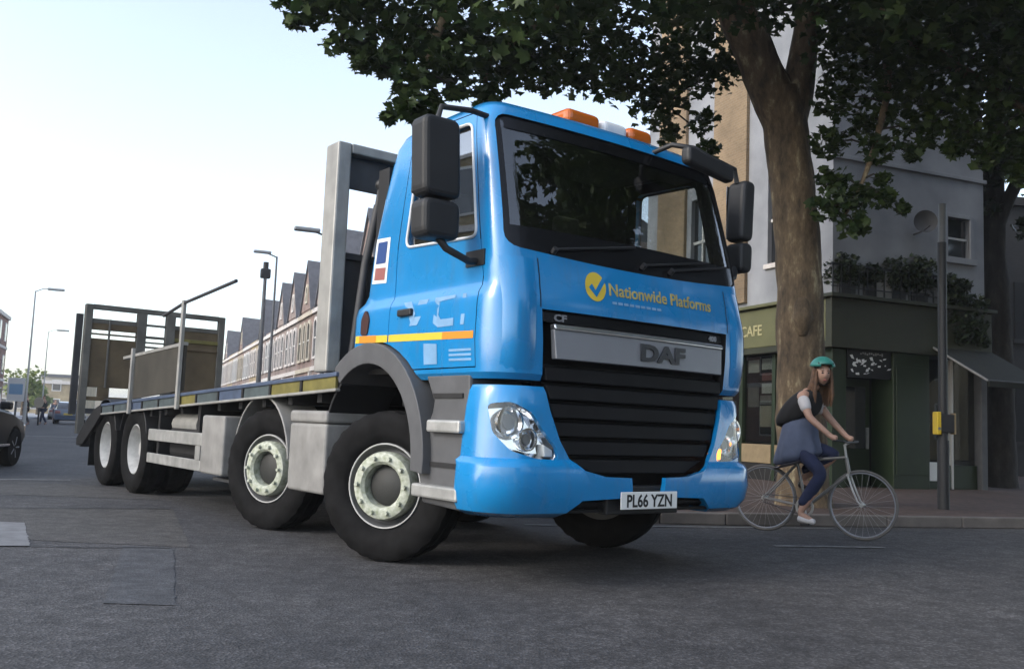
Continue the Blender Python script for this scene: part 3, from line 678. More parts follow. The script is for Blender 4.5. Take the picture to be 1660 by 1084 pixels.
# ---- flatbed
def zt(x): return 1.32+.04*(x+.69)
def bedbox(x0, x1, y0, y1, d0, d1, nm, mt, bevel=0, parent=T):
    v = [(x, y, zt(x)+d) for d in (d0, d1) for y in (y0, y1) for x in (x0, x1)]
    b = B(); b.add(v, [(0, 2, 3, 1), (4, 5, 7, 6), (0, 1, 5, 4), (2, 6, 7, 3), (0, 4, 6, 2), (1, 3, 7, 5)]); return b.build(nm, mt, parent, bevel=bevel)
deck = bedbox(-7.35, -.66, -1.21, 1.21, -.06, -.012, 'deck', 'steel_dark')
for y in np.arange(-1.2, 1.2, .24): bedbox(-7.35, -.66, y+.004, y+.236, -.011, .0, 'deck_plank', 'ply_grey', parent=deck)
for k in range(12): x = -1.0-.55*k; bedbox(x-.08, x, -1.18, 1.18, -.20, -.061, 'cross_bearer', 'chassis')
for s_ in (-1, 1):
    ya, yb = min(s_*1.215, s_*1.26), max(s_*1.215, s_*1.26)
    bedbox(-7.4, -.62, ya, yb, -.022, .012, 'side_rail_top', 'rave_blue', .006); bedbox(-7.4, -.62, ya, yb, -.135, -.112, 'side_rail_bottom', 'steel', .006)
    xs = [-.62]; 
    while xs[-1] > -7.3: xs.append(max(-7.4, xs[-1]-.62))
    cols = ['rave_yellow', 'rave_yellow', 'rave_teal', 'rave_blue', 'rave_teal', 'rave_yellow', 'rave_teal', 'rave_teal', 'rave_blue', 'rave_teal', 'rave_teal']
    for k in range(len(xs)-1):
        y_in = s_*1.225; y_out = s_*1.245
        bedbox(xs[k+1]+.02, xs[k]-.03, min(y_in, y_out), max(y_in, y_out), -.112, -.022, 'side_panel', cols[k % len(cols)])
        bedbox(xs[k+1]-.022, xs[k+1]+.018, min(s_*1.22, s_*1.256), max(s_*1.22, s_*1.256), -.111, -.023, 'post_socket', 'chassis')
    # sloping tail
    zz = zt(-7.4); prof = [(-7.4, zz+.012), (-7.75, zz-.06), (-8.15, zz-.22), (-8.62, zz-.48), (-8.6, zz-.58), (-8.25, zz-.55), (-7.7, zz-.30), (-7.4, zz-.14)]
    b = B(); b.prism(prof, 1, ya, yb); b.build('tail_side', 'chassis', T, bevel=.008)
b = B(); zz = zt(-7.4); b.add([(x, y, z) for y in (-1.2, 1.2) for x, z in ((-7.37, zz-.02), (-7.75, zz-.08), (-8.15, zz-.24), (-8.6, zz-.5), (-8.6, zz-.58), (-7.37, zz-.16))], [(0, 1, 7, 6), (1, 2, 8, 7), (2, 3, 9, 8), (3, 4, 10, 9), (4, 5, 11, 10), (5, 0, 6, 11), (0, 5, 4, 3, 2, 1), (6, 7, 8, 9, 10, 11)]); b.build('tail_deck', 'steel_dark', T)
b = B(); b.bx(-8.72, -8.6, -1.2, 1.2, .45, .58); b.build('rear_bar', 'steel_dark', T, bevel=.015)
for s_ in (-1, 1):
    b = B(); b.bx(-8.735, -8.72, min(s_*.75, s_*1.15), max(s_*.75, s_*1.15), .46, .57); b.build('tail_light', 'decal_red', T)
# headboard
for s_ in (-1, 1):
    b = B(); b.bx(-1.02, -.80, min(s_*1.26, s_*1.14), max(s_*1.26, s_*1.14), 1.34, 3.17); b.build('headboard_post', 'steel', T, bevel=.015)
b = B(); b.bx(-1.02, -.80, -1.139, 1.139, 3.09, 3.17); b.build('headboard_top_rail', 'steel', T, bevel=.012)
b = B(); b.bx(-.93, -.89, -1.139, 1.139, 2.83, 3.089); b.build('headboard_upper_panel', 'steel_dark', T)
b = B(); b.bx(-.94, -.90, -1.139, 1.139, 1.33, 2.25); b.bx(-.97, -.87, -1.139, 1.139, 2.25, 2.30); b.build('headboard_lower_panel', 'steel_dark', T)
b = B(); b.tube([(-.78, -1.06, 1.38), (-.70, -1.02, 2.2), (-.62, -.98, 2.66)], .035, 10); b.tube([(-.62, -.98, 2.66), (-.60, -.975, 2.78)], .028, 8); pole = b.build('brace_pole', 'steel_dark', T, sm=50)
b = B(); b.lathe([(-.055, .001), (-.045, .03), (-.02, .05), (.0, .055), (.02, .05), (.045, .03), (.055, .001)], 16, (-.595, -.97, 2.82)); b.build('ball_cap', 'plastic_dark', pole, sm=60)
b = B(); b.tube([(-.62, -.5, 1.1), (-.62, -.5, 2.4), (-.66, -.5, 2.55)], .07, 14); b.build('exhaust_stack', 'steel', T, sm=50)
b = B(); b.bx(-.78, -.56, -.95, -.2, 1.30, 2.0); b.build('air_intake', 'plastic_dark', T, bevel=.03)
# stanchions, low side board, diagonal bar
for x, z1 in ((-4.22, 2.18), (-6.0, 1.74)):
    b = B(); b.bx(x-.03, x+.03, -1.30, -1.262, zt(x)-.16, z1); b.build('stanchion', 'steel', T, bevel=.006)
b = B(); b.add([(x, y, z) for y in (-1.255, -1.225) for x, z in ((-4.19, 1.22), (-4.19, 1.70), (-5.97, 1.64), (-5.97, 1.13))], [(0, 1, 2, 3), (7, 6, 5, 4), (0, 4, 5, 1), (1, 5, 6, 2), (2, 6, 7, 3), (3, 7, 4, 0)]); b.build('side_board', 'board_dark', T)
b = B(); b.add([(x, y, z) for y in (-1.262, -1.215) for x, z in ((-4.19, 1.70), (-4.19, 1.735), (-6.5, 1.66), (-6.5, 1.625))], [(0, 1, 2, 3), (7, 6, 5, 4), (0, 4, 5, 1), (1, 5, 6, 2), (2, 6, 7, 3), (3, 7, 4, 0)]); b.build('side_board_rail', 'steel', T)
b = B(); b.tube([(-4.9, -1.28, 2.06), (-4.22, -1.28, 2.15), (-2.75, -1.28, 2.24)], .018, 8); b.build('lashing_bar', 'steel_dark', T)
# raised rear ramps
XR = -9.25
ramp = empty('ramp', (0, 0, 0), 0, T)
def rb_(x0, x1, y0, y1, z0, z1, nm, mt, bev=.006):
    return B().bx(XR+x0, XR+x1, y0, y1, z0, z1).build(nm, mt, ramp, bevel=bev)
rb_(-.06, .06, -1.14, -1.04, .62, 2.57, 'frame_post', 'ramp_steel'); rb_(-.05, .05, .90, 1.0, .7, 2.57, 'frame_post', 'ramp_steel')
rb_(-.05, .05, -.38, -.24, .7, 2.50, 'frame_post', 'ramp_steel'); rb_(-.05, .05, .06, .20, .7, 2.50, 'frame_post', 'ramp_steel')
rb_(-.05, .05, -1.04, .90, 2.50, 2.575, 'top_rail', 'ramp_steel')
rb_(-.12, -.05, -1.24, -1.145, .9, 2.42, 'outer_channel', 'steel_dark')
for y0, y1 in ((-1.04, -.38), (.20, .90)):
    z = 2.36
    rb_(-.03, .03, y0, y1, z-.07, z, 'cross_bar', 'ramp_steel')
rb_(-.03, .03, -1.04, -.38, 2.19, 2.29, 'cross_bar', 'ply'); rb_(-.03, .03, -1.04, -.38, 2.115, 2.14, 'cross_bar', 'ply')
rb_(-.025, .025, -1.04, -.38, 1.32, 2.06, 'ramp_panel', 'ply'); rb_(-.02, .02, .20, .90, 1.0, 2.29, 'ramp_panel', 'ply')
rb_(.02, .045, .20, .90, 2.10, 2.16, 'panel_batten', 'rave_yellow'); rb_(.02, .045, .20, .90, 1.98, 2.02, 'panel_batten', 'ply')
rb_(.026, .05, -.80, -.77, 1.32, 2.36, 'panel_batten', 'ramp_steel'); rb_(-.03, .03, -1.04, -.38, 1.12, 1.18, 'cross_bar', 'ply'); rb_(-.03, .03, -.88, -.72, 1.181, 1.319, 'cross_bar', 'ply')
for z, h_ in ((2.31, .035), (2.12, .04), (2.045, .025), (1.97, .03), (1.84, .03), (1.70, .04), (1.5, .04), (1.3, .04)): rb_(-.025, .025, -.24, .06, z, z+h_, 'slat', 'ramp_steel')
rb_(-.04, .04, -1.04, .90, .92, 1.0, 'cross_bar', 'steel_dark'); rb_(-.05, .05, -1.04, .90, .62, .70, 'hinge_bar', 'steel_dark')
for y in (-1.0, .8): rb_(.05, .65, y-.03, y+.03, .60, .68, 'hinge_arm', 'steel_dark')
# ------------------------------------------------------------------ buildings
def brick_mat(name, c1, c2, mortar, scale=1., rough=.85):
    m_ = bpy.data.materials.new(name); m_.use_nodes = True; n = m_.node_tree; b = n.nodes['Principled BSDF']; L = n.links.new
    tc = n.nodes.new('ShaderNodeTexCoord'); br = n.nodes.new('ShaderNodeTexBrick'); br.inputs['Scale'].default_value = 4.4*scale
    sp = n.nodes.new('ShaderNodeSeparateXYZ'); L(tc.outputs['Object'], sp.inputs[0]); ad = n.nodes.new('ShaderNodeMath'); ad.operation = 'ADD'; L(sp.outputs[0], ad.inputs[0]); L(sp.outputs[1], ad.inputs[1])
    cb = n.nodes.new('ShaderNodeCombineXYZ'); L(ad.outputs[0], cb.inputs[0]); L(sp.outputs[2], cb.inputs[1]); L(cb.outputs[0], br.inputs['Vector'])
    br.inputs['Color1'].default_value = (*c1, 1); br.inputs['Color2'].default_value = (*c2, 1); br.inputs['Mortar'].default_value = (*mortar, 1); br.inputs['Mortar Size'].default_value = .012
    nz = n.nodes.new('ShaderNodeTexNoise'); nz.inputs['Scale'].default_value = .9; nz.inputs['Detail'].default_value = 7; L(tc.outputs['Object'], nz.inputs['Vector'])
    mr = n.nodes.new('ShaderNodeMapRange'); mr.inputs[1].default_value = .3; mr.inputs[2].default_value = .7; mr.inputs[3].default_value = .7; mr.inputs[4].default_value = 1.25; L(nz.outputs[0], mr.inputs[0])
    sc = n.nodes.new('ShaderNodeVectorMath'); sc.operation = 'SCALE'; L(br.outputs[0], sc.inputs[0]); L(mr.outputs[0], sc.inputs['Scale']); L(sc.outputs[0], b.inputs['Base Color'])
    b.inputs['Roughness'].default_value = rough; M[name] = m_
brick_mat('brick_brown', (.15, .09, .055), (.11, .07, .045), (.16, .14, .12))
brick_mat('brick_red', (.26, .13, .095), (.21, .105, .08), (.28, .25, .22))
brick_mat('brick_pale', (.27, .205, .175), (.22, .165, .145), (.33, .30, .28))
brick_mat('brick_mid', (.25, .165, .135), (.21, .14, .115), (.3, .27, .25))
brick_mat('brick_yellow', (.36, .28, .15), (.30, .23, .13), (.35, .31, .25))
brick_mat('brick_tan', (.27, .19, .11), (.22, .155, .09), (.28, .24, .18))
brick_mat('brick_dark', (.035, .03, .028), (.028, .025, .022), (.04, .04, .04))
mat('render_white', (.33, .34, .36), .85, vscale=1.1, bump=.15, bscale=25, col2=(.19, .20, .215))
mat('render_cream', (.48, .43, .34), .85, var=.12, vscale=1.2, bump=.12)
mat('cafe_green', (.026, .028, .012), .55, var=.2, vscale=2)
mat('cafe_olive', (.11, .11, .045), .55, var=.15, vscale=2)
mat('pillar_green', (.013, .025, .008), .5, var=.2, vscale=3)
mat('gold_paint', (.42, .38, .2), .5)
mat('stone_trim', (.60, .56, .52), .8, var=.12)
mat('slate', (.10, .10, .11), .7, var=.25, vscale=3)
mat('tile_brown', (.17, .10, .075), .8, var=.3, vscale=4)
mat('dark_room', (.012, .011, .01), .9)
mat('pane_dark', (.02, .022, .026), .08, coat=.4, spec=.8)
mat('frame_white', (.62, .61, .58), .6)
mat('tan_panel', (.24, .18, .10), .7, var=.15)
mat('awning', (.014, .016, .012), .85, var=.2)
mat('soil', (.04, .03, .02), .9)
glass_mat('shop_glass', (.6, .62, .6), .01, 1.5, .04)
BA = math.atan2(.373, .928)
CB = empty('corner_building', (5.8, 16.7, .12), BA); tag(CB, 'corner building with green cafe shopfront and grey rendered upper floors', 'building')
def cb(x0, x1, y0, y1, z0, z1, nm, mt, bev=0, par=None): return B().bx(x0, x1, y0, y1, z0, z1).build(nm, mt, par or CB, bevel=bev)
Z0 = -.12
uw = boolean(B().bx(0, 3.75, 0, 6.7, 3.45, 12).mesh('w'), [('DIFFERENCE', B().bx(2.78, 3.36, -.5, .14, 4.46, 5.25).mesh('c')), ('DIFFERENCE', B().bx(-.5, .15, 3.95, 4.72, 4.2, 6.2).mesh('c')), ('DIFFERENCE', B().bx(-.5, .15, .9, 1.9, 4.3, 6.1).mesh('c'))])
wall = addmesh('wall', uw, 'render_white', CB)
w1 = cb(2.80, 3.34, .08, .10, 4.48, 5.23, 'window', 'pane_dark')
for a in ((2.70, 2.78, -.03, .05, 4.40, 5.33), (3.36, 3.44, -.03, .05, 4.40, 5.33), (2.781, 3.359, -.03, .05, 5.25, 5.33), (2.66, 3.48, -.08, .05, 4.34, 4.459)): cb(*a, 'window_surround', 'render_white', .006, w1)
cb(2.79, 3.35, .05, .079, 4.83, 4.87, 'glazing_bar', 'frame_white', 0, w1)
for t0, t1, z0, z1 in ((3.95, 4.72, 4.2, 6.2), (.9, 1.9, 4.3, 6.1)):
    w2 = cb(.10, .12, t0, t1, z0, z1, 'window', 'pane_dark'); cb(.06, .099, t0+.02, t1-.02, (z0+z1)/2-.03, (z0+z1)/2+.03, 'glazing_bar', 'frame_white', 0, w2); cb(.06, .0985, (t0+t1)/2-.025, (t0+t1)/2+.025, z0, z1, 'glazing_bar', 'frame_white', 0, w2)
    cb(-.06, .05, t0-.06, t1+.06, z0-.1, z0-.001, 'window_sill', 'stone_trim', .006, w2)
cb(-.08, -.002, 2.55, 3.75, 3.6, 12, 'brick_pier', 'brick_tan'); cb(-.08, -.002, 4.9, 6.1, 3.6, 12, 'brick_pier', 'brick_tan')
cb(-.05, 3.80, -.05, -.002, 6.02, 6.10, 'ledge', 'render_white', .01); cb(-.06, 3.9, -.1, 6.7, 12.0, 12.3, 'parapet', 'stone_trim')
# drainpipe and satellite dish
dish = empty('satellite_dish', (0, 0, 0), 0, CB)
b = B(); b.lathe([(-.0, .001), (.01, .09), (.03, .16), (.06, .215), (.066, .215), (.04, .16), (.018, .08), (.014, .001)], 24); me = b.mesh('dish'); map_mesh(me, lambda v: Matrix.Rotation(R(150), 3, 'Z') @ v + Vector((1.9, -.30, 4.98))); smooth(me, 50); addmesh('dish_bowl', me, 'steel_dark', dish)
b = B(); b.tube([(1.93, 0, 4.8), (1.93, -.2, 4.82), (1.91, -.26, 4.95)], .018, 6); b.tube([(1.88, -.26, 4.80), (1.78, -.55, 4.86)], .01, 6); b.build('dish_arm', 'steel_dark', dish)
# ground floor
core = cb(.55, 3.7, .7, 6.6, Z0+.02, 3.449, 'dark_core', 'dark_room')  # solid near-black block; darkness of the unlit interior put into its colour
fa = cb(-.16, 3.75, -.16, 0, 2.50, 3.40, 'fascia', 'cafe_green', .01); cb(-.24, 3.80, -.26, .0, 3.401, 3.47, 'cornice', 'cafe_green', .01)
fl = cb(-.16, -.001, .001, 6.7, 2.62, 3.38, 'fascia', 'cafe_olive', .01); cb(-.25, -.001, .002, 6.7, 3.402, 3.468, 'cornice', 'cafe_olive', .01); cb(-.15, -.001, .001, 6.7, 2.50, 2.619, 'fascia_lower', 'cafe_green')
me = text_mesh('CAFE', .30, .004, .003, 'RIGHT'); addmesh('lettering', map_mesh(me, lambda v: Vector((-.166-v.z, 1.83-v.x, 2.86+v.y))), 'gold_paint', fl)
me = text_mesh('la salamanna', .10, .002, 0, 'LEFT', space=1.0); 
cb(0, .32, 0, .55, Z0, 2.50, 'pier', 'pillar_green', .01); cb(1.36, 2.24, -.07, .5, Z0, 2.50, 'pier', 'pillar_green', .015); cb(1.42, 2.18, -.085, -.07, .25, 2.25, 'pier_panel', 'pillar_green', .008); cb(3.60, 3.75, -.04, .5, Z0, 2.50, 'pier', 'plastic_grey', .01)
sg = cb(.34, 1.35, -.02, .06, 2.0, 2.49, 'sign_panel', 'ink')
for k in range(26):
    x = random.uniform(.40, 1.25); z = random.uniform(2.04, 2.36); w_ = random.uniform(.03, .09); h_ = random.uniform(.02, .07); sh = random.uniform(-.05, .05)
    b = B(); b.add([(x, -.023-.0004*k, z), (x+w_, -.023-.0004*k, z+sh*.3), (x+w_+sh, -.023-.0004*k, z+h_), (x+sh, -.023-.0004*k, z+h_*.8)], [(0, 1, 2, 3)]); b.build('sign_mark', 'plate_white', sg)
b = B()
for k in range(11): b.bx(.62+.05*k, .62+.05*k+.035, -.024, -.021, 2.42+.012*math.sin(k*1.7), 2.445+.02*abs(math.sin(k*2.1)))
tag(b.build('small_print', 'plastic_light', sg), kind='stuff')
dr = cb(.40, 1.28, .45, .49, Z0+.02, 2.0, 'door', 'pillar_green', .01); cb(.52, 1.16, .43, .449, .7, 1.85, 'door_pane', 'pane_dark', 0, dr); cb(1.19, 1.22, .40, .449, .7, 1.1, 'door_handle', 'alu', 0, dr)
for x0, x1 in ((2.28, 2.90), (2.96, 3.58)):
    w3 = cb(x0, x1, .12, .14, .45, 2.45, 'shop_window', 'shop_glass')
    cb(x0-.03, x0+.02, .06, .16, Z0, 2.47, 'window_frame', 'frame_white' if x0 > 2.5 else 'pillar_green', .006, w3); cb(x0+.021, x1, .06, .16, Z0, .449, 'stall_riser', 'pillar_green', .006, w3)
cb(2.3, 2.55, .0, .05, .15, .5, 'menu_board', 'plate_white', .005)
# left face shop window
lw = cb(.10, .12, .6, 6.2, .75, 2.48, 'shop_window', 'shop_glass')
for t in (.56, 1.72, 2.78, 4.0, 5.2, 6.2): cb(.04, .16, t-.05, t+.05, Z0, 2.49, 'mullion', 'pillar_green', .006, lw)
for t0, t1 in ((.62, 1.66), (1.78, 2.72), (2.84, 3.94), (4.06, 5.14), (5.26, 6.14)):
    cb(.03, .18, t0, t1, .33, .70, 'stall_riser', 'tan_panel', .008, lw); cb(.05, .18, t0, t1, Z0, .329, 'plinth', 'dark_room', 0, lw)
for t, z, h_, mt in ((1.85, 2.2, .22, 'plate_white'), (1.85, 1.98, .15, 'decal_red'), (1.85, 1.72, .2, 'plate_white'), (1.9, 1.05, .42, 'render_cream'), (2.3, 2.15, .26, 'plate_white'), (2.3, 1.45, .4, 'plastic_light'), (1.9, 1.5, .18, 'plastic_light'), (3.2, 1.6, .5, 'plate_white'), (4.4, 1.5, .5, 'render_cream')):
    cb(.135, .14, t, t+.36, z, z+h_, 'poster', mt, 0, lw)
# awning on the right of the front
aw = empty('awning', (0, 0, 0), 0, CB)
b = B(); A_ = [(2.26, 0, 2.72), (3.74, 0, 2.72), (3.74, -1.35, 1.98), (2.26, -1.35, 1.98)]; b.add(A_+[(x, y, z+.02) for x, y, z in A_], [(0, 1, 2, 3), (7, 6, 5, 4), (0, 4, 5, 1), (1, 5, 6, 2), (2, 6, 7, 3), (3, 7, 4, 0)]); b.build('awning_fabric', 'awning', aw)
cb(2.26, 3.74, -1.38, -1.352, 1.88, 2.0, 'valance', 'awning', 0, aw)
b = B(); b.tube([(2.25, -.05, 2.70), (2.25, -1.36, 1.985)], .022, 6); b.build('awning_arm', 'plastic_light', aw); b = B(); b.tube([(2.25, -1.37, 1.99), (3.75, -1.37, 1.99)], .018, 6); b.build('front_bar', 'plastic_grey', aw)
# railing above the shop
rl = empty('railing', (0, 0, 0), 0, CB)
cb(-.14, 2.5, -.14, -.11, 4.0, 4.04, 'hand_rail', 'ink', 0, rl); cb(-.14, 2.5, -.14, -.115, 3.6, 3.62, 'lower_rail', 'ink', 0, rl)
for k in range(14): cb(-.12+.2*k, -.10+.2*k, -.135, -.115, 3.471, 3.999, 'baluster', 'ink', 0, rl)
cb(.95, 1.35, -.08, -.05, 3.50, 3.95, 'notice_board', 'plastic_light', .005)
# ---- leaves
def leaf_mat(name, c0, c1, tr=.25):
    m_ = bpy.data.materials.new(name); m_.use_nodes = True; n = m_.node_tree; n.nodes.clear(); L = n.links.new
    out = n.nodes.new('ShaderNodeOutputMaterial'); ge = n.nodes.new('ShaderNodeNewGeometry'); mx = n.nodes.new('ShaderNodeMix'); mx.data_type = 'RGBA'
    mx.inputs[6].default_value = (*c0, 1); mx.inputs[7].default_value = (*c1, 1); L(ge.outputs['Random Per Island'], mx.inputs[0])
    pb = n.nodes.new('ShaderNodeBsdfPrincipled'); pb.inputs['Roughness'].default_value = .55; pb.inputs['Specular IOR Level'].default_value = .35; L(mx.outputs[2], pb.inputs['Base Color'])
    tl = n.nodes.new('ShaderNodeBsdfTranslucent'); L(mx.outputs[2], tl.inputs[0]); ms = n.nodes.new('ShaderNodeMixShader'); ms.inputs[0].default_value = tr; L(pb.outputs[0], ms.inputs[1]); L(tl.outputs[0], ms.inputs[2]); L(ms.outputs[0], out.inputs[0])
    M[name] = m_
leaf_mat('leaf', (.018, .04, .010), (.055, .085, .022), .3)
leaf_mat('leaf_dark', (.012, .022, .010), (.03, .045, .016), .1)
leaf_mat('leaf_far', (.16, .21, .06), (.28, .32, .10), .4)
LEAF = np.array([(0, -.5), (.22, -.36), (.5, -.18), (.28, .0), (.42, .28), (.14, .2), (0, .55), (-.14, .2), (-.42, .28), (-.28, 0), (-.5, -.18), (-.22, -.36)], float)
def leaves(name, clusters, mt, parent, size=.15, dens=1., flat=.55):
    "clusters: (x,y,z,r,n)"
    C_ = []
    for (x, y, z, r_, n) in clusters:
        n = int(n*dens); d = rng.normal(size=(n, 3)); d /= np.linalg.norm(d, axis=1)[:, None]; rad = r_*rng.uniform(.05, 1, n)**.5
        C_.append(np.array([x, y, z]) + d*rad[:, None]*np.array([1, 1, .8]))
    P = np.concatenate(C_); N = len(P)
    nrm = rng.normal(size=(N, 3))*flat + np.array([0, 0, 1.0]); nrm += rng.normal(size=(N, 3))*.35; nrm /= np.linalg.norm(nrm, axis=1)[:, None]
    t = rng.normal(size=(N, 3)); t -= nrm*(t*nrm).sum(1)[:, None]; t /= np.linalg.norm(t, axis=1)[:, None]; u = np.cross(nrm, t)
    s_ = size*rng.uniform(.65, 1.3, N); k = len(LEAF)
    fold = np.abs(LEAF[:, 0])*-.35
    V = P[:, None, :] + s_[:, None, None]*(LEAF[None, :, 0, None]*t[:, None, :] + LEAF[None, :, 1, None]*u[:, None, :] + fold[None, :, None]*nrm[:, None, :])
    ctr = P[:, None, :]; V = np.concatenate([ctr, V], 1).reshape(-1, 3); kk = k+1
    tri = np.array([(0, 1+i, 1+(i+1) % k) for i in range(k)]).reshape(-1)
    idx = (np.arange(N)[:, None]*kk + tri[None, :]).reshape(-1)
    me = bpy.data.meshes.new(name); me.vertices.add(len(V)); me.vertices.foreach_set('co', V.reshape(-1)); nl = len(idx); me.loops.add(nl); me.loops.foreach_set('vertex_index', idx.astype(np.int32))
    me.polygons.add(nl//3); me.polygons.foreach_set('loop_start', np.arange(0, nl, 3, dtype=np.int32)); me.polygons.foreach_set('loop_total', np.full(nl//3, 3, dtype=np.int32)); me.update(calc_edges=True); me.validate()
    return addmesh(name, me, mt, parent)
# plants on the cafe building
for i, (x, r_) in enumerate(((.3, .36), (.9, .28), (1.5, .40), (2.05, .46))):
    p = empty('potted_shrub', tuple(Vector((5.8, 16.7, .12)) + Matrix.Rotation(BA, 3, 'Z') @ Vector((x, -.02, 3.47))), BA)
    tag(p, ['dark shrub over the cafe corner nearest the street tree', 'low dark shrub over the cafe door, left of the tall ones', 'dark bushy shrub above the green pillar of the cafe', 'tall dark shrub above the cafe near the satellite dish'][i], 'shrub', 'shrubs on the cafe ledge')
    B().bx(-.2, .2, -.02, .2, 0, .22).build('trough', 'steel_dark', p, bevel=.01); leaves('foliage', [(0, .1, .25+r_*.8, r_, 650), (.15, .1, .2+r_*.4, r_*.6, 260), (-.18, .1, .2+r_*.4, r_*.6, 260)], 'leaf_dark', p, .09)
    B().tube([(0, .09, .1), (.02, .1, .2+r_)], .015, 5).build('stem', 'soil', p)
iv = empty('climbing_ivy', tuple(Vector((5.8, 16.7, .12)) + Matrix.Rotation(BA, 3, 'Z') @ Vector((3.0, -.05, 2.9))), BA); tag(iv, 'dark ivy hanging on the grey wall below the small window', 'ivy')
leaves('foliage', [(x, -.06, z, r_, 170) for x, z, r_ in ((-.35, 1.05, .22), (-.3, .75, .28), (.0, .7, .3), (.35, .65, .28), (.2, .35, .3), (-.15, .3, .3), (.42, .25, .25), (.3, .05, .26), (.5, -.05, .2), (-.05, .0, .24), (.05, 1.0, .18))], 'leaf_dark', iv, .1); B().tube([(-.2, .03, -.2), (-.1, .02, .5), (-.35, .02, 1.2)], .02, 6).build('stem', 'soil', iv)
# ---- trees
def bark(name, c0, c1, c2):
    m_ = bpy.data.materials.new(name); m_.use_nodes = True; n = m_.node_tree; b = n.nodes['Principled BSDF']; L = n.links.new
    tc = n.nodes.new('ShaderNodeTexCoord'); mp = n.nodes.new('ShaderNodeMapping'); mp.inputs['Scale'].default_value = (3, 3, 1.1); L(tc.outputs['Object'], mp.inputs[0])
    nz = n.nodes.new('ShaderNodeTexNoise'); nz.inputs['Scale'].default_value = 2.2; nz.inputs['Detail'].default_value = 9; nz.inputs['Roughness'].default_value = .7; L(mp.outputs[0], nz.inputs['Vector'])
    cr = n.nodes.new('ShaderNodeValToRGB'); e = cr.color_ramp.elements; e[0].position = .36; e[0].color = (*c0, 1); e[1].position = .56; e[1].color = (*c1, 1); e3 = cr.color_ramp.elements.new(.68); e3.color = (*c2, 1)
    L(nz.outputs[0], cr.inputs[0]); L(cr.outputs[0], b.inputs['Base Color']); b.inputs['Roughness'].default_value = .9
    bp = n.nodes.new('ShaderNodeBump'); bp.inputs['Strength'].default_value = .7; bp.inputs['Distance'].default_value = .03; L(nz.outputs[0], bp.inputs['Height']); L(bp.outputs[0], b.inputs['Normal']); M[name] = m_
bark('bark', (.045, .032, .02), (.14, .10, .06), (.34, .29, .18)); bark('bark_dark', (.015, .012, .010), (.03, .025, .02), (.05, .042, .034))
from mathutils import noise as mnoise
def limb(b, pts, rads, n=14, sub=6, amp=.06):
    P = []; Rr = []
    for i in range(len(pts)-1):
        p0 = Vector(pts[max(i-1, 0)]); p1 = Vector(pts[i]); p2 = Vector(pts[i+1]); p3 = Vector(pts[min(i+2, len(pts)-1)])
        for k in range(sub):
            t = k/sub; P.append(.5*((2*p1)+(p2-p0)*t+(2*p0-5*p1+4*p2-p3)*t*t+(3*p1-p0-3*p2+p3)*t**3)); Rr.append(rads[i]*(1-t)+rads[i+1]*t)
    P.append(Vector(pts[-1])); Rr.append(rads[-1]); i0 = len(b.v); b.tube(P, Rr, n)
    k = 0
    for i in range(i0, len(b.v)):
        r_ = Rr[(i-i0)//n]; c = P[(i-i0)//n]; v = Vector(b.v[i]); d = (v-c)
        if d.length > 1e-6: b.v[i] = tuple(v + d.normalized()*r_*amp*6*(mnoise.noise(v*2.3)*.35+mnoise.noise(v*6)*.15))
    return P
TR = empty('plane_tree', (3.80, 12.0, .12)); tag(TR, 'large plane tree with thick brown trunk forking beside the cyclist', 'tree')
def rel(p): return Vector(p)-Vector((3.80, 12.0, .12))
b = B(); A0 = at(1303, 814, 12.0)
fork = at(1272, 150, 12)
limb(b, [rel((A0.x, 12, .0)), rel((A0.x-.01, 12, .5)), rel(at(1297, 600, 12)), rel(at(1295, 420, 12)), rel(at(1284, 300, 12)), rel(at(1274, 210, 12)), rel(at(1260, 150, 12))], [.40, .325, .30, .295, .285, .295, .28], 22, 7, .05)
b.build('trunk', 'bark', TR, sm=70)
# knot and burr on the trunk
b = B(); q = rel(at(1292, 520, 12)); limb(b, [q+Vector((-.02, -.26, .25)), q+Vector((-.02, -.29, 0)), q+Vector((-.02, -.27, -.22))], [.05, .12, .05], 12, 5, .3); b.build('burr', 'bark', TR, sm=70)
limbs = [
 ([(1272, 235, 12), (1258, 170, 12), (1225, 90, 11.9), (1188, 10, 11.8), (1150, -90, 11.6), (1090, -210, 11.3), (1000, -330, 10.9)], [.18, .29, .26, .23, .2, .16, .1]),
 ([(1280, 235, 12), (1288, 165, 12.03), (1303, 80, 12.1), (1312, 0, 12.1), (1335, -110, 12.2), (1390, -260, 12.2), (1440, -420, 12.0)], [.16, .23, .18, .16, .14, .12, .08]),
 ([(1165, -60, 11.6), (1020, -90, 10.8), (860, -90, 10.2), (700, -60, 9.6), (560, -20, 9.2)], [.16, .13, .1, .07, .03]),
 ([(1010, -90, 10.8), (930, -10, 10.7), (860, 50, 10.6), (800, 95, 10.5), (785, 140, 10.4)], [.09, .07, .05, .035, .02]),
 ([(780, -70, 9.9), (720, 30, 9.6), (690, 110, 9.5), (668, 165, 9.4), (640, 190, 9.4)], [.07, .05, .035, .022, .01]),
 ([(1320, -60, 12.1), (1420, 20, 11.7), (1520, 90, 11.3), (1600, 140, 11.0), (1680, 190, 10.8)], [.15, .11, .085, .06, .03]),
 ([(1420, 20, 11.7), (1440, 120, 11.5), (1425, 210, 11.3), (1400, 290, 11.2), (1370, 350, 11.1)], [.07, .05, .04, .028, .015]),
 ([(1090, -210, 11.3), (1000, -80, 12.2), (960, 40, 12.6), (1010, 120, 12.8), (1080, 170, 13)], [.1, .08, .06, .04, .02]),
 ([(1440, -420, 12.0), (1620, -300, 10.5), (1850, -120, 9.0)], [.1, .07, .03]), ([(1000, -330, 10.9), (800, -420, 9.6), (600, -380, 8.8)], [.1, .07, .03])]
BP = []
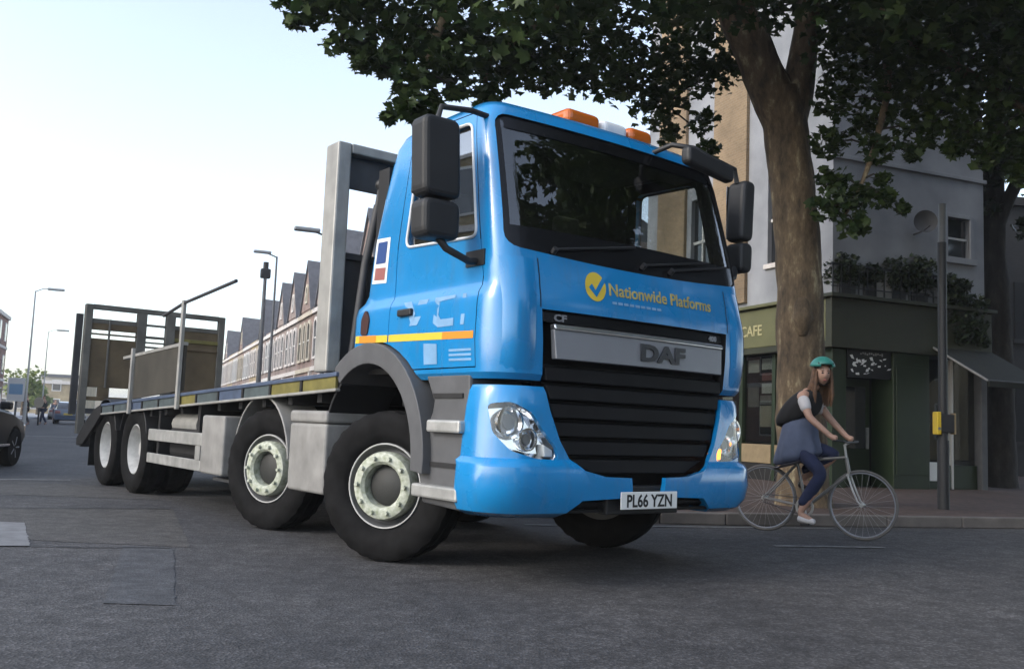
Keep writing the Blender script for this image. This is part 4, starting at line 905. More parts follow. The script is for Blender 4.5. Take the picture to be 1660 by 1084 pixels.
for pts, rd in limbs:
    b = B(); P = limb(b, [rel(at(*p)) for p in pts], rd, 10 if rd[0] < .2 else 18, 6, .05); b.build('limb', 'bark', TR, sm=70); BP += P
CL = [(490, 8, 9.3, .30), (478, 34, 9.3, .10), (520, 0, 9.3, .35), (560, -10, 9.2, .45), (555, 65, 9.3, .22), (590, 40, 9.3, .35), (610, 95, 9.4, .24), (645, 40, 9.6, .5), (640, 95, 9.4, .25), (590, 100, 9.3, .15), (700, 95, 9.5, .33), (665, 130, 9.4, .22), (655, 168, 9.4, .2), (690, 165, 9.4, .2), (633, 188, 9.35, .1), (668, 185, 9.4, .12), (745, 60, 10, .5), (735, 110, 9.8, .2), (700, 20, 9.8, .6), (740, 150, 9.6, .13),
 (800, 60, 10.6, .55), (800, 125, 10.5, .38), (790, 160, 10.4, .22), (840, 100, 10.7, .35), (870, 60, 10.8, .6), (880, 125, 10.7, .3), (930, 70, 11, .7), (940, 130, 11.5, .3), (1000, 80, 12, .7), (990, 140, 12.4, .35), (1050, 120, 12.6, .6), (1060, 180, 12.9, .35), (1100, 130, 12.8, .5), (1130, 60, 12.6, .7), (1085, 215, 13, .22), (1140, 195, 13, .25), (1150, 240, 13, .18), (1210, 95, 12.6, .3), (1160, 120, 12.8, .4), (1235, 30, 12.8, .4), (1345, 40, 11.9, .5), (1380, 90, 11.6, .6), (1360, 160, 11.5, .35), (1345, 230, 11.4, .26), (1350, 290, 11.3, .22), (1345, 335, 11.2, .25), (1385, 320, 11.1, .25), (1385, 365, 11.1, .2), (1430, 320, 11.1, .16), (1465, 337, 11.1, .1), (1425, 240, 11.2, .25), (1432, 290, 11.1, .1), (1440, 170, 11.4, .4), (1440, 110, 11.5, .5), (1490, 130, 11.3, .55), (1490, 215, 11.2, .3), (1520, 190, 11.2, .38), (1540, 120, 11.1, .6), (1570, 215, 11, .3), (1545, 240, 11, .16), (1600, 170, 11, .5), (1640, 230, 10.9, .38), (1600, 240, 10.9, .2), (1650, 130, 10.8, .6), (1440, 40, 11.6, .6), (1530, 40, 11.4, .7), (1620, 50, 11, .75), (1595, 260, 10.9, .12), (1655, 280, 10.9, .2), (1400, 200, 11.4, .2), (1480, 250, 11.1, .12)]
clus = []
for u, v, Y, r_ in CL: p = rel(at(u, v, Y)); clus.append((p.x, p.y, p.z, r_, 22+400*r_*r_))
for u in range(520, 1700, 78):      # the mass of the crown over the frame
    for v in (-40, -140, -270, -420):
        for Y in (9.2, 11.0, 12.8):
            if u < 700 and v > -60 and Y > 10: continue
            p = rel(at(u+random.uniform(-45, 45), v+random.uniform(-50, 40)-(60 if u < 640 else 0), Y+random.uniform(-.8, .8))); r_ = random.uniform(.55, .85); clus.append((p.x, p.y, p.z, r_, 115))
random.seed(21)
for k in range(110): # unseen extra clusters towards the camera and right, added to deepen the shade
    p = rel((random.uniform(2.6, 10.5), random.uniform(6.2, 9.8), random.uniform(6.0, 9.5)+.0)); clus.append((p.x, p.y, p.z, random.uniform(.8, 1.2), 170))
leaves('crown', clus[:len(CL)], 'leaf', TR, .125, 1.75); leaves('crown', clus[len(CL):], 'leaf', TR, .16, .95)
b = B(); BPn = np.array([tuple(p) for p in BP])
for (x, y, z, r_, n) in clus[:len(CL)]:
    d = np.linalg.norm(BPn-np.array([x, y, z]), axis=1); p = BPn[int(d.argmin())]
    mid = (Vector(p)+Vector((x, y, z)))/2 + Vector((0, 0, .06)); b.tube([p, mid, (x, y, z), (x+random.uniform(-1, 1)*r_*.6, y, z-r_*.5)], [.018, .012, .008, .003], 5)
tag(b.build('twigs', 'bark_dark', TR), kind='stuff')
# second tree at the right, its shade put into darker bark and leaf colours
q0 = at(1622, 770, 19.5); TR2 = empty('plane_tree', (q0.x, q0.y, .12)); tag(TR2, 'dark tree trunk at the right edge beyond the corner building', 'tree')
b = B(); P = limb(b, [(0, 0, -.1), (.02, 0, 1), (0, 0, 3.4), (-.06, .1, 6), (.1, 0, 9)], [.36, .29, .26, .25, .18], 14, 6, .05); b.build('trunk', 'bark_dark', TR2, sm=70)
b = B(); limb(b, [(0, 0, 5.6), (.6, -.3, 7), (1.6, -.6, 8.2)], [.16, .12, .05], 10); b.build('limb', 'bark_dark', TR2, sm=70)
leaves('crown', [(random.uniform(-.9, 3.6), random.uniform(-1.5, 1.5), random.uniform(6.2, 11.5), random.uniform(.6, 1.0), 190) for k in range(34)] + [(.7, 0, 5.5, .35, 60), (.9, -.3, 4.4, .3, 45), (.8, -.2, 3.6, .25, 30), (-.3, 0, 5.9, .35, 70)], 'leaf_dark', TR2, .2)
# ---- dark building at the right edge
q1 = at(1604, 770, 27); DB = empty('brick_building', (q1.x, q1.y, .12), R(12)); tag(DB, 'dark shaded building behind the dark tree at the right edge', 'building')
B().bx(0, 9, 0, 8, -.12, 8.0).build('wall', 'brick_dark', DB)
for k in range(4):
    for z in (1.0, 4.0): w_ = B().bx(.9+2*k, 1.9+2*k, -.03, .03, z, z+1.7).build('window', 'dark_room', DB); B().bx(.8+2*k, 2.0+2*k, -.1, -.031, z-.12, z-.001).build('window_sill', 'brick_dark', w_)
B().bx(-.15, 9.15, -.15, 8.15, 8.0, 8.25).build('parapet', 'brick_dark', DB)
# ---- terrace of gabled houses along the main street
def arch_poly(y0, y1, z0, z1, n=8):
    r_ = (y1-y0)/2; P = [(y0, z0), (y1, z0)]
    for k in range(n+1): t = math.pi*k/n; P.append(((y0+y1)/2+r_*math.cos(t), z1-r_+r_*math.sin(t)))
    return P
HW = 5.2
def house_proto(mt='brick_pale', gabled=True, trim='stone_trim'):
    h = empty('terrace_house'); w_ = HW-.02
    B().prism([(0, -.12), (w_, -.12), (w_, 7.3), (0, 7.3)], 0, 0, 8).build('wall', mt, h)
    b = B(); b.prism([(0, 7.3), (8, 7.3), (4, 9.3)], 1, .0, w_); b.build('roof', 'slate', h)
    rf = [o for o in kids(h) if o.name.startswith('roof')][0]
    B().bx(3.6, 4.4, .15, .75, 8.6, 10.2).build('chimney', 'brick_red', rf)
    if gabled:
        b = B(); b.prism([(.7, 7.3), (4.5, 7.3), (2.6, 10.1)], 0, -.05, .35); g = b.build('gable', mt, h)
        b = B(); b.add([(-.15, .45, 7.1), (-.15, 2.6, 10.35), (3.2, 2.6, 10.2), (3.2, .45, 7.2), (-.15, .55, 6.98), (-.15, 2.6, 10.2), (3.2, 2.6, 10.05), (3.2, .55, 7.08)], [(0, 1, 2, 3), (7, 6, 5, 4), (0, 4, 5, 1), (1, 5, 6, 2), (2, 6, 7, 3), (3, 7, 4, 0)]); b.build('gable_slope', 'slate', g)
        b = B(); b.add([(-.15, 4.75, 7.1), (-.15, 2.602, 10.35), (3.2, 2.602, 10.2), (3.2, 4.75, 7.2), (-.15, 4.65, 6.98), (-.15, 2.602, 10.2), (3.2, 2.602, 10.05), (3.2, 4.65, 7.08)], [(0, 1, 2, 3), (7, 6, 5, 4), (0, 4, 5, 1), (1, 5, 6, 2), (2, 6, 7, 3), (3, 7, 4, 0)]); b.build('gable_slope', 'slate', g)
    B().bx(-.14, -.001, 0, w_, 6.85, 7.1).build('cornice', trim, h); B().bx(-.10, -.001, 0, w_, 3.55, 3.8).build('string_course', trim, h)
    for y0, y1, z0, z1 in ((.5, 1.7, 4.2, 6.6), (2.1, 3.1, 4.2, 6.6), (3.5, 4.7, 4.2, 6.6), (2.2, 3.0, 7.7, 8.9))[:4 if gabled else 3]:
        wf = boolean(B().prism(arch_poly(y0, y1, z0, z1), 0, -.12, .0-.001).mesh('window'), [('DIFFERENCE', B().prism(arch_poly(y0+.2, y1-.2, z0+.15, z1-.2), 0, -.2, .1).mesh('c'))]); wo = addmesh('window', wf, trim, h)
        B().prism(arch_poly(y0+.19, y1-.19, z0+.14, z1-.19), 0, -.05, -.04).build('pane', 'pane_dark', wo)
        B().bx(-.075, -.051, y0+.2, y1-.2, (z0+z1)/2-.04, (z0+z1)/2+.04).build('glazing_bar', 'frame_white', wo)
    for y0, y1 in ((.35, 1.35), (1.55, 2.55), (3.75, 4.75)):
        wf = boolean(B().prism(arch_poly(y0, y1, .8, 3.3), 0, -.18, -.001).mesh('window'), [('DIFFERENCE', B().prism(arch_poly(y0+.16, y1-.16, 1.0, 3.1), 0, -.3, .1).mesh('c'))]); wo = addmesh('window', wf, trim, h)
        B().prism(arch_poly(y0+.15, y1-.15, .95, 3.11), 0, -.06, -.05).build('pane', 'pane_dark', wo)
    dr = B().prism(arch_poly(2.75, 3.6, -.1, 2.9), 0, -.06, -.001).build('door', 'pillar_green', h); B().bx(-.09, -.061, 3.42, 3.48, .95, 1.1).build('door_handle', 'alu', dr)
    for y in (.06, 5.02): B().bx(-.16, -.001, y-.06, y+.14, -.1, 3.5).build('pilaster', trim, h)
    return h
HPS = [house_proto(), house_proto('brick_mid', True, 'render_cream'), house_proto('brick_pale', False, 'frame_white'), house_proto('brick_yellow', False)]; used = set(); PAT = [0, 0, 1, 0, 0, 1, 0, 0, 2, 0, 3, 2, 1, 2, 3, 0, 2]; base = Vector((-11, 52)); first = True
NH = ['nearest', 'second', 'third', 'fourth', 'fifth', 'sixth', 'seventh', 'eighth', 'ninth', 'tenth', 'eleventh', 'twelfth', 'thirteenth', 'fourteenth', 'fifteenth', 'sixteenth', 'seventeenth', 'eighteenth', 'nineteenth', 'twentieth']
for k in range(17):
    hp_ = HPS[PAT[k]]; o = copy_tree(hp_) if PAT[k] in used else hp_; used.add(PAT[k]); p = base + SV*(-25 + HW*k); o.location = (p.x, p.y, .12); o.rotation_euler = (0, 0, BA)
    tag(o, ('%s terrace house with arched white windows, %s in the row from the cab' % (['gabled pale brick', 'gabled red brick', 'plain pale brick', 'plain yellow brick'][PAT[k]], NH[k])), 'house', 'terrace houses')
# ---- left row of the street; near blocks unseen, added for reflections and shading
def block(name, y0, ln, ht, mt, label, storeys, visible=True):
    p = Vector((-18.9, 15)) + SV*y0; o = empty(name, (p.x, p.y, .12), BA); tag(o, label, 'building')
    B().bx(-10, 0, 0, ln-.05, -.12, ht).build('wall', mt, o); B().bx(-10.2, .2, -.1, ln+.02, ht+.001, ht+.35).build('parapet', 'stone_trim', o)
    n = max(2, int(ln/3.2)); sh = ht/storeys
    for k in range(n):
        for s_ in range(storeys):
            yc = (k+.5)*ln/n; z = s_*sh+.9; wd = B().bx(.0, .06, yc-.62, yc+.62, z, z+sh*.58).build('window', 'frame_white', o)
            B().bx(.062, .07, yc-.52, yc+.52, z+.1, z+sh*.58-.1).build('pane', 'pane_dark', wd)
    for s_ in range(1, storeys): B().bx(.0, .1, 0, ln-.06, s_*sh+.2, s_*sh+.45).build('band', 'stone_trim', o)
    return o
block('brick_building', -8, 20, 9.5, 'brick_yellow', 'yellow brick building mirrored in the driver window of the truck', 3)
block('brick_building', 12.5, 22, 11.0, 'brick_red', 'unseen red brick building outside the left edge, added for reflections and shading', 3)
block('brick_building', 35, 24, 8.5, 'brick_yellow', 'unseen pale brick building just outside the left edge, added for reflections and shading', 2)
block('brick_building', 66, 15, 9.2, 'brick_red', 'red brick building with pale trim at the far left edge', 3)
for k, (u, v0, w_, Y, mt, lb) in enumerate(((88, 622, 9, 150, 'brick_yellow', 'small tan building closing the street beside the raised ramps'), (112, 612, 10, 165, 'render_cream', 'cream building at the far end of the street behind the tan one'), (28, 640, 8, 175, 'render_cream', 'pale far building behind the blue and white sign'), (60, 646, 10, 180, 'brick_pale', 'low pale building at the end of the street under the far tree'))):
    g = at(u, 670, Y); top = at(u, v0, Y).z; o = empty('far_building', (g.x, g.y, .0), R(14)); tag(o, lb, 'building')
    B().bx(-w_/2, w_/2, 0, 8, 0, top).build('wall', mt, o); B().prism([(-w_/2-.3, top), (w_/2+.3, top), (w_/2, top+.5), (-w_/2, top+.5)], 1, -.3, 8.3).build('roof', 'slate' if k % 2 else 'stone_trim', o)
    for i in range(3):
        for j in range(2):
            x = -w_/2+w_*(i+.5)/3; wd = B().bx(x-.7, x+.7, -.06, -.001, .8+j*3, 2.6+j*3).build('window', 'frame_white', o); B().bx(x-.55, x+.55, -.08, -.061, .95+j*3, 2.45+j*3).build('pane', 'pane_dark', wd)
# ------------------------------------------------------------------ street furniture
mat('pole_grey', (.14, .145, .15), .55, metal=.2, var=.15); mat('pole_dark', (.014, .0145, .016), .55); mat('box_yellow', (.55, .38, .02), .5); mat('pole_pale', (.6, .6, .57), .6)
mat('sign_blue', (.25, .42, .6), .5); mat('lamp_head', (.3, .31, .32), .5)
g = Vector((5.75, 12.32, .12)); sp_ = empty('signal_pole', g); tag(sp_, 'dark signal pole with a yellow push button box by the kerb', 'pole')
B().tube([(0, 0, -.05), (0, 0, 3.55)], .057, 12).build('pole', 'pole_dark', sp_, sm=50); B().tube([(.0, 0, 3.551), (.01, 0, 4.08)], .05, 12).build('pole_top', 'pole_grey', sp_, sm=50)
B().tube([(0, 0, 0), (0, 0, .9)], .075, 12).build('base_sleeve', 'pole_dark', sp_, sm=50)
pb = B().bx(-.12, -.06, -.09, .05, .97, 1.27).build('push_button_box', 'box_yellow', sp_, bevel=.012); B().bx(-.06, .12, -.07, .07, 1.0, 1.24).build('box_mount', 'pole_dark', sp_, bevel=.01); B().bx(.12, .15, -.06, .06, .98, 1.26).build('push_button_box', 'tan_panel', sp_, bevel=.01)
B().tube([(-.09, -.092, 1.05), (-.09, -.10, 1.05)], .02, 10).build('button', 'pole_grey', pb)
def lamp_post(name, base, ht, arm, label, rz, mt='pole_grey', r0=.09, head=True, cat='lamp post', camera=False):
    o = empty(name, base, rz); tag(o, label, cat)
    B().tube([(0, 0, -.05), (0, 0, 1.1)], r0*1.5, 10).build('base_sleeve', mt, o, sm=50); B().tube([(0, 0, 1.1), (0, 0, ht)], [r0, r0*.6], 10).build('post', mt, o, sm=50)
    if arm: B().tube([(0, 0, ht-.03), (arm*.5, 0, ht+.12), (arm, 0, ht+.15)], r0*.45, 8).build('arm', mt, o, sm=50)
    if head: B().bx(arm-.1, arm+.65, -.12, .12, ht+.08, ht+.2).build('lamp_head', mt if mt == 'pole_pale' else 'lamp_head', o, bevel=.04)
    if camera:
        B().bx(-.18, .18, -.14, .14, ht-.25, ht+.1).build('camera_housing', 'pole_dark', o, bevel=.04); B().tube([(0, 0, ht+.1), (0, 0, ht+.35)], .1, 10).build('camera_dome', 'pole_dark', o, sm=50)
    return o
def gp(u, v, Y): p = at(u, v, Y); return p
p = gp(420, 600, 34); lamp_post('camera_post', (p.x, p.y, .12), gp(420, 445, 34).z, 0, 'dark camera post standing in front of the gabled terrace', BA, 'pole_grey', .10, False, 'post', True)
p = gp(437, 600, 40); lamp_post('street_lamp', (p.x, p.y, .12), gp(437, 420, 40).z, -.9, 'slim grey street lamp just right of the dark camera post', BA, 'pole_grey', .07, True)
p = gp(522, 600, 27); lamp_post('street_lamp', (p.x, p.y, .12), gp(520, 390, 27).z, -.95, 'street lamp whose head shows left of the grey headboard post', BA, 'pole_grey', .07, True)
p = gp(38, 690, 44); lamp_post('street_lamp', (p.x, p.y, .12), gp(47, 475, 44).z, .6, 'tall pale street lamp on the left side of the street', BA, 'pole_pale', .055, True)
p = gp(66, 680, 62); lamp_post('street_lamp', (p.x, p.y, .12), gp(70, 540, 62).z, .6, 'farther and thinner pale street lamp on the left', BA, 'pole_pale', .045, True)
p = gp(22, 680, 43); o = empty('shop_sign', (p.x, p.y, .12), R(-10)); tag(o, 'blue and white sign panel at the far left of the street', 'sign'); zt_ = gp(22, 612, 43).z; zb_ = gp(22, 650, 43).z
B().tube([(0, .06, -.1), (0, .06, zt_-.12)], .05, 8).build('post', 'pole_grey', o); B().bx(-.45, .45, -.03, 0, zb_-.12, zt_-.12).build('panel', 'plate_white', o, bevel=.01); B().bx(-.35, .35, -.034, -.031, zb_+.2, zt_-.4).build('panel_mark', 'sign_blue', o)
p = gp(60, 690, 52); o = empty('round_sign', (p.x, p.y, .12), R(-10)); tag(o, 'small round cream sign on a dark post among the people', 'sign'); zc = gp(60, 652, 52).z-.12
B().tube([(0, .05, -.1), (0, .05, zc)], .05, 8).build('post', 'pole_dark', o); B().lathe([(-.03, .3), (0, .3)], 20, (0, 0, zc)).build('disc', 'render_cream', o)
for i, (u, v, Y, r_, lb) in enumerate(((40, 622, 100, 2.0, 'sunlit green tree on the left beyond the pale street lamp'), (62, 645, 120, 1.6, 'small green tree far down the street'), (82, 640, 170, 3.0, 'faint greenish tree behind the far buildings'))):
    p = at(u, v, Y); o = empty('street_tree', (p.x, p.y, .1)); tag(o, lb, 'tree'); B().tube([(0, 0, -.1), (0, 0, p.z)], [.2, .12], 8).build('trunk', 'bark', o, sm=60)
    leaves('crown', [(random.uniform(-.7, .7)*r_, random.uniform(-.7, .7)*r_, p.z+random.uniform(-.5, .6)*r_, r_*.6, 60) for k in range(10)], 'leaf_far', o, .5)
# ------------------------------------------------------------------ cars
mat('car_dark', (.010, .0105, .012), .45, spec=.3); mat('car_blue', (.10, .14, .22), .3, coat=.8); mat('car_silver', (.4, .41, .43), .3, metal=.5, coat=.6)
def car(name, loc, rz, paint, label, detail=True):
    o = empty(name, loc, rz); tag(o, label, 'car', 'cars in the street')
    st = [(-2.1, .45, .55, .70), (-2.05, .30, .95, .80), (-1.7, .24, 1.0, .88), (-.6, .22, .96, .90), (.7, .22, .95, .90), (1.2, .24, .90, .89), (1.75, .26, .78, .86), (2.05, .34, .66, .78), (2.12, .42, .58, .66)]
    b = B(); k = 10
    for x, z0, z1, hw in st:
        zm = (z0+z1)/2
        b.v += [(x, -hw*.86, z0), (x, -hw*.98, z0+.12), (x, -hw, zm), (x, -hw*.97, z1-.06), (x, -hw*.88, z1), (x, hw*.88, z1), (x, hw*.97, z1-.06), (x, hw, zm), (x, hw*.98, z0+.12), (x, hw*.86, z0)]
    for i in range(len(st)-1):
        for j in range(k): b.f.append((i*k+j, i*k+(j+1) % k, (i+1)*k+(j+1) % k, (i+1)*k+j))
    b.f.append(tuple(range(k))); b.f.append(tuple((len(st)-1)*k+j for j in range(k))[::-1])
    me = b.mesh('body')
    me = boolean(me, [('DIFFERENCE', B().lathe([(-1.2, .36), (1.2, .36)], 20, (x, 0, .31)).mesh('c')) for x in (-1.3, 1.3)]); smooth(me, 40); addmesh('body', me, paint, o)
    cs = [(-1.95, .96, .97, .72), (-1.45, .97, 1.38, .66), (-.9, .97, 1.46, .62), (.0, .97, 1.47, .61), (.45, .96, 1.40, .62), (1.2, .91, .93, .74)]
    b = B()
    for x, z0, z1, hw in cs: b.v += [(x, -.80, z0), (x, -hw, z1-.03), (x, -hw*.85, z1), (x, hw*.85, z1), (x, hw, z1-.03), (x, .80, z0)]
    for i in range(len(cs)-1):
        for j in range(6): b.f.append((i*6+j, i*6+(j+1) % 6, (i+1)*6+(j+1) % 6, (i+1)*6+j))
    b.f.append(tuple(range(6))); b.f.append(tuple((len(cs)-1)*6+j for j in range(6))[::-1]); me = b.mesh('greenhouse'); smooth(me, 35); gh = addmesh('greenhouse', me, 'pane_dark', o)
    b = B(); b.add([(x, y*s_, z+.012) for x, hw, z in ((-1.45, .62, 1.37), (-.9, .6, 1.455), (0, .59, 1.465), (.45, .6, 1.395)) for y, s_ in ((hw, -1), (hw, 1))], [(0, 1, 3, 2), (2, 3, 5, 4), (4, 5, 7, 6)]); b.build('roof', paint, o, sm=60)
    for s_ in (-1, 1):
        for x in (-.95, .0): B().tube([(x, s_*.805, .96), (x-.03, s_*.64, 1.43)], .03, 6).build('pillar', paint, gh)
        B().bx(.55, .72, min(s_*.86, s_*1.02), max(s_*.86, s_*1.02), .93, 1.06).build('mirror', paint, o, bevel=.03)
        B().bx(1.86, 2.06, min(s_*.5, s_*.78), max(s_*.5, s_*.78), .55, .68).build('headlight', 'chrome', o, bevel=.03); B().bx(-2.11, -1.98, min(s_*.45, s_*.76), max(s_*.45, s_*.76), .68, .86).build('tail_light', 'decal_red', o, bevel=.03)
        B().bx(-1.0, 1.0, min(s_*.90, s_*.92), max(s_*.90, s_*.92), .34, .38).build('sill_trim', 'silver_lip', o, bevel=.008)
        for x in (-1.3, 1.3):
            w_ = empty('wheel', (x, s_*.80, .31), 0 if s_ < 0 else math.pi, o)
            me = B().lathe([(-.09, .2), (-.10, .25), (-.09, .30), (-.05, .312), (.05, .312), (.09, .30), (.1, .2)], 24).mesh('tyre'); smooth(me, 40); addmesh('tyre', me, 'rubber', w_)
            b = B(); b.lathe([(-.085, .2), (-.09, .19), (-.06, .16), (-.055, .001)], 20)
            for q in range(5): t = 2*math.pi*q/5; b.tube([(.04*math.cos(t), -.075, .04*math.sin(t)), (.18*math.cos(t), -.08, .18*math.sin(t))], .02, 5)
            b.build('rim', 'silver', w_, sm=40)
    B().bx(2.10, 2.125, -.26, .26, .42, .53).build('number_plate', 'plate_white', o); B().bx(-2.125, -2.095, -.26, .26, .60, .71).build('number_plate', 'decal_yellow', o)
    return o
car('parked_car', (-8.9, 14.2, 0), R(98.5), 'car_dark', 'dark car cut off by the left edge of the picture')
p = at(112, 690, 62); car('parked_car', (p.x, p.y, 0), R(112), 'car_blue', 'far bluish car just left of the raised ramps')
p = at(96, 688, 85); car('parked_car', (p.x, p.y, 0), R(112), 'car_silver', 'far pale car between the people and the bluish car')
# ------------------------------------------------------------------ people
mat('skin', (.42, .25, .18), .55, var=.08); mat('hair_brown', (.10, .05, .025), .6, var=.35, vscale=30, bump=.4, bscale=80); mat('cloth_black', (.009, .009, .010), .85); mat('cloth_white', (.55, .53, .53), .85)
mat('cloth_greyblue', (.085, .105, .165), .85, var=.15, vscale=9, bump=.2, bscale=25); mat('cloth_navy', (.015, .022, .06), .85, var=.2, vscale=9); mat('helmet_teal', (.035, .21, .18), .4, var=.1); mat('leather', (.03, .02, .015), .5); mat('bike_paint', (.16, .155, .145), .35, coat=.4); mat('bike_tyre', (.10, .095, .09), .7); mat('lips', (.35, .12, .1), .5); mat('hem', (.22, .21, .25), .8)
def person_far(u, v, Y, c1, c2, label, rz, stride=.2):
    p = at(u, v, Y); o = empty('person', (p.x, p.y, .0), rz); tag(o, label, 'person', 'people far down the street')
    V = [(0, 0, .95), (0, 0, 1.2), (0, 0, 1.42), (0, 0, 1.5), (.02, 0, 1.6), (.03, 0, 1.70), (0, -.1, .9), (stride*.5, -.1, .5), (stride*.6, -.1, .08), (stride*.6+.14, -.1, .04), (0, .1, .9), (-stride*.2, .1, .5), (-stride, .1, .1), (-stride+.13, .1, .04), (0, -.2, 1.38), (-.06, -.25, 1.12), (.06, -.25, .88), (0, .2, 1.38), (.08, .25, 1.12), (.16, .24, .9)]
    E_ = [(0, 1), (1, 2), (2, 3), (3, 4), (4, 5), (0, 6), (6, 7), (7, 8), (8, 9), (0, 10), (10, 11), (11, 12), (12, 13), (2, 14), (14, 15), (15, 16), (2, 17), (17, 18), (18, 19)]
    rd = [(.15, .11), (.14, .1), (.15, .1), .055, .085, .08, .09, .065, .045, .04, .09, .065, .045, .04, .06, .045, .035, .06, .045, .035]
    skin('body', V, E_, rd, 'skin', o, 1)
    skin('jacket', [(0, 0, .85), (0, 0, 1.2), (0, 0, 1.41), (0, -.2, 1.38), (-.06, -.25, 1.12), (.03, -.25, .95), (0, .2, 1.38), (.08, .25, 1.12), (.12, .245, .98)], [(0, 1), (1, 2), (2, 3), (3, 4), (4, 5), (2, 6), (6, 7), (7, 8)], [(.18, .14), (.165, .125), (.165, .115), .075, .06, .05, .075, .06, .05], c1, o, 1)
    skin('trousers', [(0, 0, .95), (0, -.1, .88), (stride*.5, -.1, .5), (stride*.6, -.1, .12), (0, .1, .88), (-stride*.2, .1, .5), (-stride, .1, .14)], [(0, 1), (1, 2), (2, 3), (0, 4), (4, 5), (5, 6)], [(.16, .13), .10, .078, .06, .10, .078, .06], c2, o, 1)
    skin('hair', [(-.02, 0, 1.66), (.0, 0, 1.75)], [(0, 1)], [.09, .075], 'hair_brown', o, 1)
person_far(40, 690, 52, 'cloth_black', 'cloth_black', 'person in dark clothes under the round sign, nearer the left edge', R(200))
person_far(68, 690, 55, 'cloth_black', 'cloth_navy', 'person in black top crossing the street, right of the round sign', R(180), .28)
person_far(87, 690, 78, 'cloth_greyblue', 'cloth_navy', 'faint person in grey beside the far pale car', R(120))
# ------------------------------------------------------------------ cyclist
BK = empty('bicycle', (3.115, 9.54, 0), R(-37.5)); tag(BK, 'pale road bicycle ridden by the person in the teal helmet', 'bicycle')
def bwheel(x):
    w_ = empty('wheel', (x, 0, .342), 0, BK)
    B().tube([(.33*math.cos(t), 0, .33*math.sin(t)) for t in [2*math.pi*k/48 for k in range(48)]], .0135, 8, closed=True).build('tyre', 'bike_tyre', w_, sm=60)
    B().tube([(.312*math.cos(t), 0, .312*math.sin(t)) for t in [2*math.pi*k/48 for k in range(48)]], .009, 6, closed=True).build('rim', 'silver', w_, sm=60)
    b = B()
    for k in range(28):
        t = 2*math.pi*k/28; t2 = t+(.5 if k % 2 else -.5); b.tube([(.02*math.cos(t2), .03*(1 if k % 4 < 2 else -1), .02*math.sin(t2)), (.31*math.cos(t), 0, .31*math.sin(t))], .0012, 3, caps=False)
    tag(b.build('spokes', 'alu', w_), kind='stuff'); B().tube([(0, -.045, 0), (0, .045, 0)], .02, 10).build('hub', 'alu', w_, sm=40)
bwheel(-.50); bwheel(.50)
bb = (-.06, 0, .28); sc_ = (-.16, 0, .74); ht1, ht0 = (.34, 0, .80), (.37, 0, .64)
for a, c, r_ in ((bb, sc_, .016), (sc_, ht1, .015), (bb, ht0, .018), (ht0, ht1, .019), ((-.16, 0, .74), (-.185, 0, .87), .013)): B().tube([a, c], r_, 8).build('frame_tube', 'bike_paint', BK, sm=50)
for s_ in (-1, 1):
    B().tube([(bb[0], s_*.03, bb[2]), (-.50, s_*.06, .342)], .009, 6).build('chain_stay', 'bike_paint', BK, sm=50); B().tube([(sc_[0], s_*.02, sc_[2]-.03), (-.50, s_*.06, .342)], .008, 6).build('seat_stay', 'bike_paint', BK, sm=50)
    B().tube([(ht0[0], s_*.045, ht0[2]-.02), (.42, s_*.05, .48), (.465, s_*.05, .38), (.50, s_*.05, .342)], [.012, .011, .009, .008], 8).build('fork_blade', 'alu', BK, sm=50)
B().tube([(.368, -.05, .625), (.368, .05, .625)], .014, 8).build('fork_crown', 'alu', BK)
B().tube([ht1, (.325, 0, .92), (.37, 0, .95)], .013, 8).build('stem', 'alu', BK, sm=50)
B().tube([(.30, -.27, .965), (.38, -.24, .96), (.375, -.1, .95), (.37, 0, .95), (.375, .1, .95), (.38, .24, .96), (.30, .27, .965)], .011, 8).build('handlebar', 'pole_dark', BK, sm=50)
b = B(); b.prism(rpoly([(-.34, -.075), (-.34, .075), (-.17, .05), (-.05, .018), (-.05, -.018), (-.17, -.05)], .03), 2, .87, .905); b.build('saddle', 'leather', BK, bevel=.012)
CRK = R(-75)
B().lathe([(-.004, .095), (.004, .095), (.004, .07), (-.004, .07)], 28, (bb[0], -.05, bb[2]), closed=True).build('chainring', 'alu', BK)
ped = {}
for s_, ang in ((-1, CRK), (1, CRK+math.pi)):
    e = (bb[0]+.17*math.cos(ang), s_*.075, bb[2]+.17*math.sin(ang)); B().tube([(bb[0], s_*.06, bb[2]), e], [.014, .01], 8).build('crank', 'alu', BK, sm=50); ped[s_] = (e[0], s_*.13, e[2])
    B().bx(e[0]-.045, e[0]+.045, min(s_*.085, s_*.17), max(s_*.085, s_*.17), e[2]-.012, e[2]+.012).build('pedal', 'pole_dark', BK, bevel=.004)
B().tube([(-.06, -.05, .37), (-.50, -.05, .38)], .004, 4).build('chain', 'steel_dark', BK); B().tube([(-.06, -.05, .19), (-.50, -.05, .30)], .004, 4).build('chain', 'steel_dark', BK)
PR = empty('person', (3.115, 9.54, 0), R(-37.5)); tag(PR, 'person with long brown hair and teal helmet riding the bicycle', 'person')
pr, plft = ped[-1], ped[1]
ankR = (pr[0]-.07, -.12, pr[2]+.10); ankL = (plft[0]-.07, .12, plft[2]+.10)
V = [(-.16, 0, .96), (-.13, 0, 1.12), (-.09, 0, 1.28), (-.05, 0, 1.40), (.0, 0, 1.47), (.05, 0, 1.54),
     (-.14, -.09, .91), (.14, -.11, .62), ankR, (pr[0]+.07, -.13, pr[2]+.03), (-.14, .09, .91), (.22, .11, .82), ankL, (plft[0]+.07, .13, plft[2]+.03),
     (-.05, -.17, 1.40), (.06, -.27, 1.18), (.27, -.25, 1.0), (.335, -.245, .975), (-.05, .17, 1.40), (.08, .27, 1.19), (.27, .25, 1.0), (.335, .245, .975)]
